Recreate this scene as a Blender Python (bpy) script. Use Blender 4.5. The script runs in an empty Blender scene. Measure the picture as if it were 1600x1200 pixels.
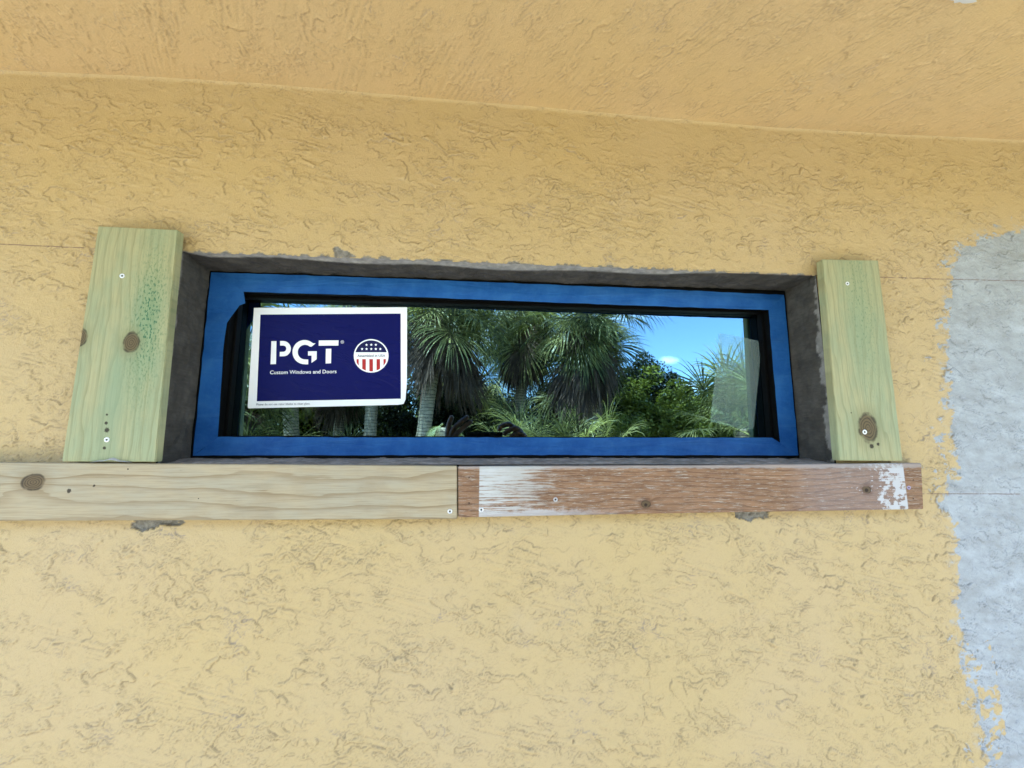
import bpy, bmesh, math, random
import numpy as np
from mathutils import Vector, Matrix, Euler

# ------------------------------------------------------------------ camera
sc = bpy.context.scene
COL = sc.collection
FPX, PITCH, YAW, ROLL = 672.7, math.radians(-7.982), math.radians(4.880), math.radians(-0.136)
D, CZ = 0.792, 2.05                    # distance to the wall plane (y = 0), height above the ground

def cam_rot():
    cp, sp = math.cos(PITCH), math.sin(PITCH); cy, sy = math.cos(YAW), math.sin(YAW); cr, sr = math.cos(ROLL), math.sin(ROLL)
    Rx = np.array([[1, 0, 0], [0, cp, sp], [0, -sp, cp]]); Ry = np.array([[cy, 0, sy], [0, 1, 0], [-sy, 0, cy]])
    Rz = np.array([[cr, -sr, 0], [sr, cr, 0], [0, 0, 1]])
    return Ry @ Rx @ Rz
MR = cam_rot()
cam_data = bpy.data.cameras.new('camera'); cam = bpy.data.objects.new('camera', cam_data); COL.objects.link(cam)
cam_data.sensor_width = 36.0; cam_data.lens = 36.0 * FPX / 1600.0
cam_data.clip_start = 0.01; cam_data.clip_end = 2000
w2b = lambda v: Vector((v[0], v[2], -v[1]))
r_, u_, f_ = w2b(MR @ [1, 0, 0]), -w2b(MR @ [0, 1, 0]), w2b(MR @ [0, 0, 1])
M4 = Matrix(((r_.x, u_.x, -f_.x, 0), (r_.y, u_.y, -f_.y, 0), (r_.z, u_.z, -f_.z, 0), (0, 0, 0, 1)))
cam.matrix_world = Matrix.Translation((0, -D, CZ)) @ M4
sc.camera = cam

# ------------------------------------------------------------------ world, sun, exposure
SUN_FROM = Vector((-0.55, 0.22, 1.15)).normalized()
SUN_EL = math.asin(SUN_FROM.z)
SUN_AZ = math.atan2(SUN_FROM.x, SUN_FROM.y)
sc.view_settings.view_transform = 'Standard'
sc.view_settings.look = 'None'
sc.view_settings.gamma = 1.0
sc.view_settings.use_curve_mapping = False
sc.view_settings.exposure = 2.90
SKY_STRENGTH = 0.13
SUN_STRENGTH = 4.2

# ---- a tiny expression layer over shader nodes
class NT:
    def __init__(s, tree): s.t = tree; s.n = tree.nodes; s.l = tree.links
    def node(s, kind, **kw):
        n = s.n.new(kind)
        for k, v in kw.items(): setattr(n, k, v)
        return n
    def set(s, inp, v):
        if isinstance(v, E_): s.l.new(v.s, inp)
        elif isinstance(v, bpy.types.NodeSocket): s.l.new(v, inp)
        else: inp.default_value = v
    def math(s, op, a, b=None, c=None, clamp=False):
        n = s.node('ShaderNodeMath', operation=op, use_clamp=clamp)
        s.set(n.inputs[0], a)
        if b is not None: s.set(n.inputs[1], b)
        if c is not None: s.set(n.inputs[2], c)
        return E_(s, n.outputs[0])
    def noise(s, vec, scale, detail=3, rough=0.5, dist=0.0, col=False):
        n = s.node('ShaderNodeTexNoise'); s.set(n.inputs['Vector'], vec)
        n.inputs['Scale'].default_value = scale; n.inputs['Detail'].default_value = detail
        n.inputs['Roughness'].default_value = rough; n.inputs['Distortion'].default_value = dist
        return E_(s, n.outputs['Color' if col else 'Fac'])
    def voro(s, vec, scale, feature='F1'):
        n = s.node('ShaderNodeTexVoronoi', feature=feature); s.set(n.inputs['Vector'], vec)
        n.inputs['Scale'].default_value = scale
        return E_(s, n.outputs['Distance'])
    def xyz(s, vec):
        n = s.node('ShaderNodeSeparateXYZ'); s.set(n.inputs[0], vec); return [E_(s, o) for o in n.outputs]
    def vec(s, x, y, z):
        n = s.node('ShaderNodeCombineXYZ')
        for i, v in enumerate((x, y, z)): s.set(n.inputs[i], v)
        return E_(s, n.outputs[0])
    def ramp(s, v, stops):
        n = s.node('ShaderNodeValToRGB'); s.set(n.inputs[0], v); r = n.color_ramp
        while len(r.elements) < len(stops): r.elements.new(0.5)
        for e, (p, c) in zip(r.elements, stops): e.position = p; e.color = (*c, 1) if len(c) == 3 else c
        return E_(s, n.outputs[0])
    def mix(s, f, a, b, blend='MIX'):
        n = s.node('ShaderNodeMix', data_type='RGBA', blend_type=blend)
        s.set(n.inputs[0], f)
        for i, v in ((6, a), (7, b)):
            if isinstance(v, tuple) and len(v) == 3: v = (*v, 1)
            s.set(n.inputs[i], v)
        return E_(s, n.outputs[2])
    def smooth(s, v, lo, hi):
        n = s.node('ShaderNodeMapRange', interpolation_type='SMOOTHSTEP'); s.set(n.inputs[0], v)
        n.inputs[1].default_value = lo; n.inputs[2].default_value = hi
        return E_(s, n.outputs[0])
    def attr(s, name, out='Fac'):
        n = s.node('ShaderNodeAttribute', attribute_name=name); return E_(s, n.outputs[out])
    def bump(s, h, dist=0.001, strength=1.0, normal=None):
        n = s.node('ShaderNodeBump'); s.set(n.inputs['Height'], h)
        n.inputs['Distance'].default_value = dist; n.inputs['Strength'].default_value = strength
        if normal is not None: s.set(n.inputs['Normal'], normal)
        return E_(s, n.outputs[0])
class E_:
    def __init__(s, nt, sock): s.nt = nt; s.s = sock
    def __add__(s, o): return s.nt.math('ADD', s, o)
    def __radd__(s, o): return s.nt.math('ADD', s, o)
    def __sub__(s, o): return s.nt.math('SUBTRACT', s, o)
    def __rsub__(s, o): return s.nt.math('SUBTRACT', o, s)
    def __mul__(s, o): return s.nt.math('MULTIPLY', s, o)
    def __rmul__(s, o): return s.nt.math('MULTIPLY', s, o)
    def __truediv__(s, o): return s.nt.math('DIVIDE', s, o)
    def abs(s): return s.nt.math('ABSOLUTE', s)
    def pow(s, e): return s.nt.math('POWER', s, e)
    def frac(s): return s.nt.math('FRACT', s)
    def exp(s): return s.nt.math('EXPONENT', s)
    def clamp(s): return s.nt.math('ADD', s, 0.0, clamp=True)
    def max(s, o): return s.nt.math('MAXIMUM', s, o)
    def min(s, o): return s.nt.math('MINIMUM', s, o)

def mat(name, fn):
    m = bpy.data.materials.new(name); m.use_nodes = True
    nt = NT(m.node_tree); m.node_tree.nodes.clear()
    out = nt.node('ShaderNodeOutputMaterial')
    p = nt.node('ShaderNodeBsdfPrincipled')
    nt.l.new(p.outputs[0], out.inputs[0])
    tc = nt.node('ShaderNodeTexCoord')
    fn(nt, p, E_(nt, tc.outputs['Object']), out)
    return m
def flat(name, col, rough=0.6, spec=0.5, metal=0.0):
    def f(nt, p, oc, out):
        p.inputs['Base Color'].default_value = (*col, 1); p.inputs['Roughness'].default_value = rough
        p.inputs['Specular IOR Level'].default_value = spec; p.inputs['Metallic'].default_value = metal
    return mat(name, f)

world = bpy.data.worlds.new('World'); sc.world = world; world.use_nodes = True
wt = NT(world.node_tree); world.node_tree.nodes.clear()
wo = wt.node('ShaderNodeOutputWorld'); bg = wt.node('ShaderNodeBackground')
sky = wt.node('ShaderNodeTexSky', sky_type='NISHITA', sun_disc=False)
sky.sun_elevation = SUN_EL; sky.sun_rotation = SUN_AZ
sky.air_density = 1.0; sky.dust_density = 0.1; sky.ozone_density = 3.5
tcw = wt.node('ShaderNodeTexCoord'); dirv = E_(wt, tcw.outputs['Generated'])
dx_, dy_, dz_ = wt.xyz(dirv)
# cumulus scattered over the whole sky, flatter towards the horizon
den = dz_.max(0.02) + 0.12
cn = wt.noise(wt.vec(dx_ / den, dy_ / den, 0.37), 1.25, 6, 0.58)
cl = wt.smooth(cn, 0.56, 0.72)
# two small puffs seen low in the glass
def puff(ax, ez, sx, sz):
    az = dx_ / (0 - dy_).max(0.05); el = dz_ / (0 - dy_).max(0.05)
    q = ((az - ax) / sx).pow(2.0) + ((el - ez) / sz).pow(2.0)
    n = wt.noise(wt.vec(az, el * 2, 0.9), 34, 6, 0.65)
    return wt.smooth((0 - q).exp() * (n * 1.3 + 0.4) * wt.smooth(0 - dy_, 0.1, 0.3), 0.35, 1.05)
def gaze(px, py):
    v = MR @ np.array([px - 800.0, py - 600.0, FPX]); return float(v[0] / v[2]), float(-v[1] / v[2])
for (qx, qy, s1, s2) in ((1045, 563, 0.030, 0.012), (1065, 604, 0.09, 0.018), (772, 528, 0.06, 0.045), (905, 620, 0.05, 0.03)):
    cl = cl.max(puff(*gaze(qx, qy), s1, s2))
cl = cl * 0.9
skc = wt.mix(cl, E_(wt, sky.outputs[0]), (7.5, 7.9, 8.4))
wt.set(bg.inputs[0], skc); bg.inputs[1].default_value = SKY_STRENGTH
wt.l.new(bg.outputs[0], wo.inputs[0])
sun_d = bpy.data.lights.new('sun', 'SUN'); sun_d.energy = SUN_STRENGTH; sun_d.angle = math.radians(0.5); sun_d.color = (1.0, 0.95, 0.87)
sun = bpy.data.objects.new('sun', sun_d); COL.objects.link(sun)
sun.rotation_euler = SUN_FROM.to_track_quat('Z', 'Y').to_euler(); sun.location = (-6, 2, 12)

# ------------------------------------------------------------------ helpers
rng = np.random.default_rng(7); random.seed(7)
Y_BOARD, Y_FRAME, Y_GLASS = -0.0225, 0.078, 0.111
def ray(px, py):
    v = MR @ np.array([px - 800.0, py - 600.0, FPX]); return v[0] / v[2], v[1] / v[2]
def at(px, py, y=0.0):                 # the point of the plane at depth y seen at this place
    a, b = ray(px, py); d = D + y
    return Vector((a * d, y, CZ - b * d))
def xz(px, py, y=0.0):
    p = at(px, py, y); return (p.x, p.z)
def beyond(px, py, t):                 # a place in the garden whose mirror image shows in the glass, t metres along
    a, b = ray(px, py)
    return Vector((a * t, 2 * Y_GLASS + D - t, CZ - b * t))

def tag(o, label=None, cat=None, group=None, kind=None):
    if label: o['label'] = label
    if cat: o['category'] = cat
    if group: o['group'] = group
    if kind: o['kind'] = kind
    return o
def empty(name, loc=(0, 0, 0), rz=0.0):
    o = bpy.data.objects.new(name, None); COL.objects.link(o); o.location = loc; o.rotation_euler = (0, 0, rz); o.empty_display_size = 0.05
    return o
def mesh_obj(name, me, material=None, parent=None, loc=None, smooth=False):
    o = bpy.data.objects.new(name, me); COL.objects.link(o)
    if material:
        for m in (material if isinstance(material, list) else [material]): me.materials.append(m)
    if loc is not None: o.location = loc
    if parent: o.parent = parent
    if smooth: me.polygons.foreach_set('use_smooth', [True] * len(me.polygons))
    return o
def pydata(name, verts, faces):
    me = bpy.data.meshes.new(name); me.from_pydata([tuple(v) for v in verts], [], faces); me.update(); return me
def bm_obj(name, bm, material=None, parent=None, loc=None, smooth=False):
    me = bpy.data.meshes.new(name); bmesh.ops.recalc_face_normals(bm, faces=bm.faces); bm.to_mesh(me); bm.free()
    return mesh_obj(name, me, material, parent, loc, smooth)
def bm_box(bm, x0, x1, y0, y1, z0, z1):
    vs = [bm.verts.new(p) for p in ((x0, y0, z0), (x1, y0, z0), (x1, y1, z0), (x0, y1, z0), (x0, y0, z1), (x1, y0, z1), (x1, y1, z1), (x0, y1, z1))]
    for f in ((0, 3, 2, 1), (4, 5, 6, 7), (0, 1, 5, 4), (1, 2, 6, 5), (2, 3, 7, 6), (3, 0, 4, 7)): bm.faces.new([vs[i] for i in f])
    return vs
def box(name, x0, x1, y0, y1, z0, z1, material, parent=None, bevel=0.0):
    bm = bmesh.new(); bm_box(bm, x0, x1, y0, y1, z0, z1)
    if bevel: bmesh.ops.bevel(bm, geom=bm.edges[:], offset=bevel, segments=2, affect='EDGES')
    return bm_obj(name, bm, material, parent)
def prism(name, pts, y0, y1, material, parent=None, bevel=0.0, origin=None):
    """outline in (x, z) given depth from y0 (front) to y1 (back)"""
    ox, oy, oz = origin or (0, 0, 0)
    bm = bmesh.new()
    a = [bm.verts.new((x - ox, y0 - oy, z - oz)) for x, z in pts]; b = [bm.verts.new((x - ox, y1 - oy, z - oz)) for x, z in pts]
    bm.faces.new(a); bm.faces.new(b[::-1]); n = len(pts)
    for i in range(n): bm.faces.new((a[i], b[i], b[(i + 1) % n], a[(i + 1) % n]))
    bmesh.ops.recalc_face_normals(bm, faces=bm.faces)
    if bevel: bmesh.ops.bevel(bm, geom=bm.edges[:], offset=bevel, segments=2, affect='EDGES')
    return bm_obj(name, bm, material, parent, loc=(ox, oy, oz) if (origin and parent is None) else None)

# ------------------------------------------------------------------ stucco height fields
def field(shape, cell, lx, ly, ang=0.0, seed=0, octaves=1, gain=0.5):
    r = np.random.default_rng(seed); H, W = shape; out = np.zeros(shape)
    ky = np.fft.fftfreq(H, cell)[:, None]; kx = np.fft.rfftfreq(W, cell)[None, :]
    c, s = math.cos(ang), math.sin(ang); u = kx * c + ky * s; v = -kx * s + ky * c
    a = 1.0
    for o in range(octaves):
        wn = np.fft.rfft2(r.standard_normal(shape))
        k2 = (u * lx / 2 ** o) ** 2 + (v * ly / 2 ** o) ** 2
        g = np.fft.irfft2(wn * (k2 * np.exp(-k2 * 1.6) + 0.25 * np.exp(-k2 * 2.0)), s=shape)
        out += a * g / g.std(); a *= gain
    return out / out.std()
def warp(f, du, dv):                    # sample f at shifted cells
    H, W = f.shape; yy, xx = np.mgrid[0:H, 0:W].astype(float)
    x = np.clip(xx + du, 0, W - 1.001); y = np.clip(yy + dv, 0, H - 1.001)
    x0 = x.astype(int); y0 = y.astype(int); fx = x - x0; fy = y - y0
    return (f[y0, x0] * (1 - fx) + f[y0, x0 + 1] * fx) * (1 - fy) + (f[y0 + 1, x0] * (1 - fx) + f[y0 + 1, x0 + 1] * fx) * fy
def sstep(v, a, b):
    t = np.clip((v - a) / (b - a), 0, 1); return t * t * (3 - 2 * t)
def blur(f, n):
    for _ in range(n):
        f = (f + np.roll(f, 1, 0) + np.roll(f, -1, 0) + np.roll(f, 1, 1) + np.roll(f, -1, 1)) / 5
    return f
def stucco(shape, cell, seed, ang=-0.2):
    """skip-trowel relief in metres: smooth plateaus that end in torn, one-sided ledges, crumbly clusters between"""
    def F(lx, ly, k, **q): return field(shape, cell, lx, ly, q.pop('ang', ang), seed * 31 + k, **q)
    w = 0.0028 / cell
    wu = w * F(0.026, 0.026, 2, octaves=2, gain=0.5); wv = w * F(0.026, 0.026, 3, octaves=2, gain=0.5)
    h = np.zeros(shape)
    crumb = sstep(F(0.20, 0.12, 12, octaves=2), 0.1, 1.0)
    plain = 1 - 0.6 * sstep(F(0.20, 0.08, 41, octaves=3), 0.7, 1.4)        # quiet, well-trowelled places
    for (lx, ly, k, amp, scale, lo, hi, cr) in ((0.17, 0.060, 1, 0.0014, 0.8, -0.1, 0.5, 0), (0.085, 0.034, 5, 0.0011, 0.65, -0.1, 0.5, 0),
                                            (0.050, 0.023, 9, 0.0009, 0.55, 0.0, 0.6, 0.9), (0.030, 0.015, 23, 0.0007, 0.5, 0.6, 1.0, 1.4)):
        n = warp(F(lx, ly, k, octaves=2, gain=0.22), wu, wv)
        saw = np.mod(n * scale + 0.37 * k, 1.0)
        keep = sstep(F(lx * 0.5, ly * 0.8, k + 1, octaves=2) + cr * (crumb - 0.25), lo, hi)
        h += amp * (0.2 * saw + 0.8 * saw ** 7) * keep
    n3 = warp(F(0.017, 0.011, 14, octaves=1), wu * 0.6, wv * 0.6)
    h += 0.0006 * crumb * sstep(n3, 0.5, 0.9) * sstep(F(0.06, 0.03, 21, octaves=2), 0.0, 0.8)
    h = h * plain
    st = sstep(F(0.22, 0.12, 17, octaves=2), 0.5, 1.2)
    h += 0.00022 * st * np.clip(F(0.16, 0.008, 18, ang=ang - 0.05), -1, 1.5)
    h += 0.00003 * F(0.008, 0.006, 15, octaves=2) + 0.0008 * F(0.5, 0.35, 16)
    h = h * 1.6
    crev = np.clip((blur(h, 2) - h) / 0.00048 - 0.12, 0, 1)  # hollows at the ledges, later darkened in the colour as shade
    return h, crev
def pip_dist(xx, zz, poly):
    """signed distance to a polygon, positive inside"""
    ins = np.zeros(xx.shape, bool); dm = np.full(xx.shape, 1e9); n = len(poly)
    for i in range(n):
        x0, z0 = poly[i]; x1, z1 = poly[(i + 1) % n]
        c = (z0 > zz) != (z1 > zz)
        with np.errstate(divide='ignore', invalid='ignore'):
            xi = (x1 - x0) * (zz - z0) / (z1 - z0 + 1e-12) + x0
        ins ^= c & (xx < xi)
        L = (x1 - x0) ** 2 + (z1 - z0) ** 2 + 1e-12
        tt = np.clip(((xx - x0) * (x1 - x0) + (zz - z0) * (z1 - z0)) / L, 0, 1)
        dm = np.minimum(dm, np.hypot(xx - x0 - tt * (x1 - x0), zz - z0 - tt * (z1 - z0)))
    return np.where(ins, dm, -dm)

# ------------------------------------------------------------------ materials of the house
def m_stucco(soffit=False):
    def f(nt, p, oc, out):
        x, y, z = nt.xyz(oc)
        base = (0.60, 0.415, 0.155) if soffit else (0.495, 0.353, 0.134)
        big = nt.noise(oc, 2.2, 4, 0.55); mid = nt.noise(oc, 14, 5, 0.6); fine = nt.noise(oc, 260, 3, 0.6)
        c = nt.mix(0.22 + nt.smooth(big, 0.25, 0.8) * 0.25, (*base, 1), (base[0] * 0.97, base[1] * 1.03, base[2] * 1.85, 1))
        c = nt.mix(nt.smooth(mid, 0.45, 0.75) * 0.14, c, (0.43, 0.33, 0.17, 1))
        rel = nt.attr('relief'); crev = nt.attr('crevice_shade')
        c = nt.mix((crev * 0.52).clamp(), c, (0.17, 0.125, 0.08, 1))  # shade and dirt in the hollows painted into the wall colour, sharpening the ledges
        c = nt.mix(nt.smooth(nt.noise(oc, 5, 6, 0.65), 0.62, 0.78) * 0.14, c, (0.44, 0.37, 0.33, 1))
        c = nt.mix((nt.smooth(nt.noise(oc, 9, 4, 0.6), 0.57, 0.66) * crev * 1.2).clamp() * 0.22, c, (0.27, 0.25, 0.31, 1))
        if not soffit:
            # light grey primer rolled over the repair, and bare cement where the paint broke away
            pr = nt.attr('primer')
            smear = nt.noise(nt.vec(x * 0.5, y, z * 1.3), 22, 6, 0.66) * 0.6 + nt.noise(nt.vec(x * 0.8 + z * 0.5, y, z), 60, 5, 0.65) * 0.4
            pc = nt.ramp(smear, [(0.38, (0.28, 0.292, 0.29)), (0.5, (0.335, 0.355, 0.365)), (0.64, (0.41, 0.44, 0.46))])
            pc = nt.mix((crev * 0.7).clamp(), pc, (0.13, 0.14, 0.15, 1))  # primer gets the same painted shade in its hollows
            c = nt.mix(pr, c, pc)
            br = nt.attr('bare')
            bc = nt.ramp(nt.noise(oc, 130, 5, 0.7), [(0.3, (0.11, 0.10, 0.085)), (0.7, (0.27, 0.25, 0.215))])
            c = nt.mix(br, c, bc)
            # snapped chalk lines, rust red
            for (pa, pb, xr) in (((0, 382), (140, 388), (-2, -0.5)), ((1383, 433), (1600, 439), (0.3, 3)), ((1445, 771.5), (1600, 772), (0.3, 3))):
                ax, az = xz(*pa); bx, bz = xz(*pb); sl = (bz - az) / (bx - ax)
                dd = (z - (az + (x - ax) * sl) + (nt.noise(oc, 30, 2) - 0.5) * 0.002).abs()
                wdt = nt.smooth(dd, 0.0013, 0.0006) if False else (1 - nt.smooth(dd, 0.0005, 0.0014))
                side = nt.smooth(x, xr[0], xr[0] + 0.01) * (1 - nt.smooth(x, xr[1], xr[1] + 0.01))
                c = nt.mix(wdt * side * nt.smooth(nt.noise(oc, 60, 3), 0.3, 0.5) * 0.75, c, (0.15, 0.085, 0.07, 1))
        nt.set(p.inputs['Base Color'], c)
        p.inputs['Roughness'].default_value = 0.62; p.inputs['Specular IOR Level'].default_value = 0.3
        c = nt.mix(nt.smooth(nt.noise(oc, 420, 3, 0.7), 0.5, 0.72) * 0.16, c, (0.25, 0.18, 0.09, 1)); nt.set(p.inputs['Base Color'], c)
        nt.set(p.inputs['Normal'], nt.bump(fine + nt.noise(oc, 600, 2), 0.0011, 0.7))
    return mat('painted_stucco_soffit' if soffit else 'painted_stucco', f)
MAT_STUCCO, MAT_SOFFIT = m_stucco(), m_stucco(True)

def m_far():   # the same coat where it is far from the picture: relief as bump
    def f(nt, p, oc, out):
        n = nt.noise(oc, 45, 5, 0.6, 0.6)
        c = nt.mix(nt.smooth(nt.noise(oc, 2.2, 4), 0.35, 0.7), (0.44, 0.315, 0.13, 1), (0.44, 0.32, 0.16, 1))
        nt.set(p.inputs['Base Color'], c); p.inputs['Roughness'].default_value = 0.7
        nt.set(p.inputs['Normal'], nt.bump((n * 6).frac() * nt.smooth(n, 0.4, 0.6), 0.0015, 0.8))
    return mat('painted_stucco_plain', f)
MAT_FAR = m_far()

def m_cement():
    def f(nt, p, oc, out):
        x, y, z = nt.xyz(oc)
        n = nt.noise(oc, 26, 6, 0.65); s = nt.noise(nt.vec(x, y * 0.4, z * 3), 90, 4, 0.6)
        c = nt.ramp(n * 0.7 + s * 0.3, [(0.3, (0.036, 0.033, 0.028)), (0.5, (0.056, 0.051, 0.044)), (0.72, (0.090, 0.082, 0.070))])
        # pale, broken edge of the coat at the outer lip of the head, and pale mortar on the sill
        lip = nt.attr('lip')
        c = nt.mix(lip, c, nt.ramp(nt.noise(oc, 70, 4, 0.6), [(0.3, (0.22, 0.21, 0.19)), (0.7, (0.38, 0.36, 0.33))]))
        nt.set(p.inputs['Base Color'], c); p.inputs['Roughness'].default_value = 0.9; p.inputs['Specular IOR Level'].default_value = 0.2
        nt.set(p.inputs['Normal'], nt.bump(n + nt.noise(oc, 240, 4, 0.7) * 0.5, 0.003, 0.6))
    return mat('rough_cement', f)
MAT_CEMENT = m_cement()

# ------------------------------------------------------------------ house
house = empty('house', (0, 0, 0))
tag(house, 'yellow stucco house wall and soffit with a grey primer patch at its right', 'house')

# the opening in the wall
HL, HR = xz(247, 713)[0], xz(1304, 719)[0]
HT_L, HT_R = xz(292, 393)[1], xz(1262, 430)[1]; HT = (HT_L + HT_R) / 2
HB = xz(715, 727, Y_BOARD)[1] - 0.004
CELL = 0.0019
X0, X1 = -1.12, 1.24
cornpx = [(-60, 107), (0, 110), (200, 118), (400, 131), (600, 148), (800, 165), (1000, 181), (1200, 199), (1400, 211), (1600, 220), (1700, 226)]
cpts = [xz(*c) for c in cornpx]
def corner_z(x): return np.interp(x, [c[0] for c in cpts], [c[1] for c in cpts])
Z0, Z1 = 1.18, CZ + 0.74
nx = int((X1 - X0) / CELL) + 1; nz = int((Z1 - Z0) / CELL) + 1
X1 = X0 + (nx - 1) * CELL; Z1 = Z0 + (nz - 1) * CELL
xs = X0 + np.arange(nx) * CELL; zs = Z0 + np.arange(nz) * CELL
XX, ZZ = np.meshgrid(xs, zs)
h, crev0 = stucco((nz, nx), CELL, 3)
CZN = corner_z(XX)
near_top = sstep(ZZ, CZN - 0.09, CZN - 0.02)
h = h * (1 - 0.4 * near_top)
# primer area
bpx = [(1640, 352), (1575, 366), (1530, 376), (1502, 388), (1490, 410), (1487, 450), (1483, 520), (1481, 570), (1486, 640), (1494, 700), (1500, 745), (1482, 752), (1478, 800), (1494, 812), (1497, 900), (1500, 990), (1512, 1020), (1522, 1060), (1528, 1110), (1536, 1160), (1540, 1300), (1900, 1300), (1900, 352)]
sd = pip_dist(XX, ZZ, [xz(*q) for q in bpx])
ns = field((nz, nx), CELL, 0.03, 0.018, -0.1, 901, 4, 0.65); nf = field((nz, nx), CELL, 0.045, 0.03, 0.2, 902, 4, 0.6)
primer = sstep(sd + 0.0035 * ns + 0.0025 * nf, -0.0015, 0.0015)
# speckles of primer dragged over the ridges outside the edge, thinning out
speck_reach = np.interp(ZZ, [xz(1480, y)[1] for y in (1200, 1000, 840, 745, 600, 500, 400, 350)], [0.035, 0.03, 0.012, 0.062, 0.052, 0.03, 0.03, 0.03])
hn = np.clip((h - blur(h, 12)) / 0.0006, -2, 2)
sp = sstep(nf * 0.8 + hn * 0.55 + 1.55 * (sd / speck_reach) + 0.35, 0.55, 0.85) * (sd < 0) * (sd > -speck_reach * 1.25)
primer = np.maximum(primer, sp)
# yellow islands left inside the lower edge
isl = sstep(nf - 0.35 * hn, 0.75, 1.0) * (sd > 0.004) * (sd < 0.05) * (ZZ < xz(1500, 1000)[1])
primer = primer * (1 - isl)
h = h * (1 - 0.35 * sstep(sd, 0.0, 0.02))
feather = 0.7 * sstep(sd + 0.008 * ns, -0.026, 0.006) * sstep(hn + 0.5 * nf, -0.9, 1.2)
primer = np.maximum(primer, feather * (1 - isl))
# bare cement scars
bare = np.zeros_like(h)
for poly, amp in (([(520, 386), (527, 383), (540, 392), (560, 402), (522, 403)], 0.0012),
                  ([(204, 806), (286, 806), (287, 814), (274, 818), (258, 821), (240, 827), (222, 829), (208, 822)], 0.0035),
                  ([(1146, 798), (1204, 797), (1198, 808), (1180, 813), (1165, 815), (1152, 808)], 0.002)):
    s_ = pip_dist(XX, ZZ, [xz(*q) for q in poly]); bare = np.maximum(bare, sstep(s_ + amp * ns, -0.0008, 0.0008))
h = h * (1 - bare) - 0.0012 * bare + bare * 0.0006 * field((nz, nx), CELL, 0.008, 0.008, 0, 77, 2)
# broken lip above the opening
tops = np.interp(XX, [HL, HR], [HT_L, HT_R])
lipd = ZZ - tops
onl = (XX > HL) & (XX < HR) & (lipd > -0.002)
bare = np.maximum(bare, onl * sstep(-lipd + 0.0022 * ns, -0.0030, -0.0012))
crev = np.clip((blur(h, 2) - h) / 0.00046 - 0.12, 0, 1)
# rounded inside corner to the soffit
h = h + 0.004 * sstep(ZZ, CZN - 0.010, CZN + 0.002) ** 2
hv = np.zeros((nz, nx), bool)
zc = np.minimum(ZZ, CZN)
edge = np.minimum(np.minimum(XX - X0, X1 - XX), ZZ - Z0)
h = h * sstep(edge, 0, 0.01)
hole = (XX > HL + 1e-4) & (XX < HR - 1e-4) & (ZZ > HB + 0.002) & (ZZ < tops)
Zv = np.where((XX > HL) & (XX < HR) & (np.abs(ZZ - tops) < CELL * 1.01) & (ZZ >= tops - 1e-9), tops + 0.0006 * ns, zc)
co = np.stack([XX, -h, Zv], -1).reshape(-1, 3)
idx = np.arange(nx * nz).reshape(nz, nx)
a, b, c_, d_ = idx[:-1, :-1], idx[:-1, 1:], idx[1:, 1:], idx[1:, :-1]
anyhole = hole[:-1, :-1] | hole[:-1, 1:] | hole[1:, 1:] | hole[1:, :-1]
above = (ZZ[:-1, :-1] > CZN[:-1, :-1] + CELL)
keepq = ~(anyhole | above)
quads = np.stack([a[keepq], b[keepq], c_[keepq], d_[keepq]], -1)
def grid_mesh(name, co, quads, attrs):
    used = np.zeros(len(co), bool); used[quads.ravel()] = True
    remap = np.cumsum(used) - 1; co = co[used]; quads = remap[quads]
    me = bpy.data.meshes.new(name); me.vertices.add(len(co)); me.vertices.foreach_set('co', co.ravel().astype(np.float32))
    nq = len(quads); me.loops.add(nq * 4); me.polygons.add(nq)
    me.loops.foreach_set('vertex_index', quads.ravel().astype(np.int32))
    me.polygons.foreach_set('loop_start', (np.arange(nq) * 4).astype(np.int32))
    me.polygons.foreach_set('use_smooth', np.ones(nq, bool))
    me.update(calc_edges=True)
    for k, v in attrs.items():
        at_ = me.attributes.new(k, 'FLOAT', 'POINT'); at_.data.foreach_set('value', v.ravel()[used].astype(np.float32))
    return me
me = grid_mesh('wall', co, quads, dict(primer=primer, bare=bare, relief=hn, crevice_shade=crev))
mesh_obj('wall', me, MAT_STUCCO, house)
# the wall goes on round the detailed coat
bm = bmesh.new()
def sheet(x0, x1, z0, z1, y=0.0):
    vs = [bm.verts.new(p) for p in ((x0, y, z0), (x1, y, z0), (x1, y, z1), (x0, y, z1))]; bm.faces.new(vs)
sheet(-4.5, X0, 0, 2.80); sheet(X1, 5.0, 0, 2.80); sheet(X0, X1, 0, Z0)
bm_obj('outer_wall', bm, MAT_FAR, house)
bm = bmesh.new()
sheet(-4.5, 5.0, 0, 2.8, 5.0)
for xx_ in (-4.5, 5.0):
    vs = [bm.verts.new(p) for p in ((xx_, 0, 0), (xx_, 5, 0), (xx_, 5, 2.8), (xx_, 0, 2.8))]; bm.faces.new(vs)
bm_obj('side_and_back_walls', bm, MAT_FAR, house).name = 'back_wall'

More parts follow.
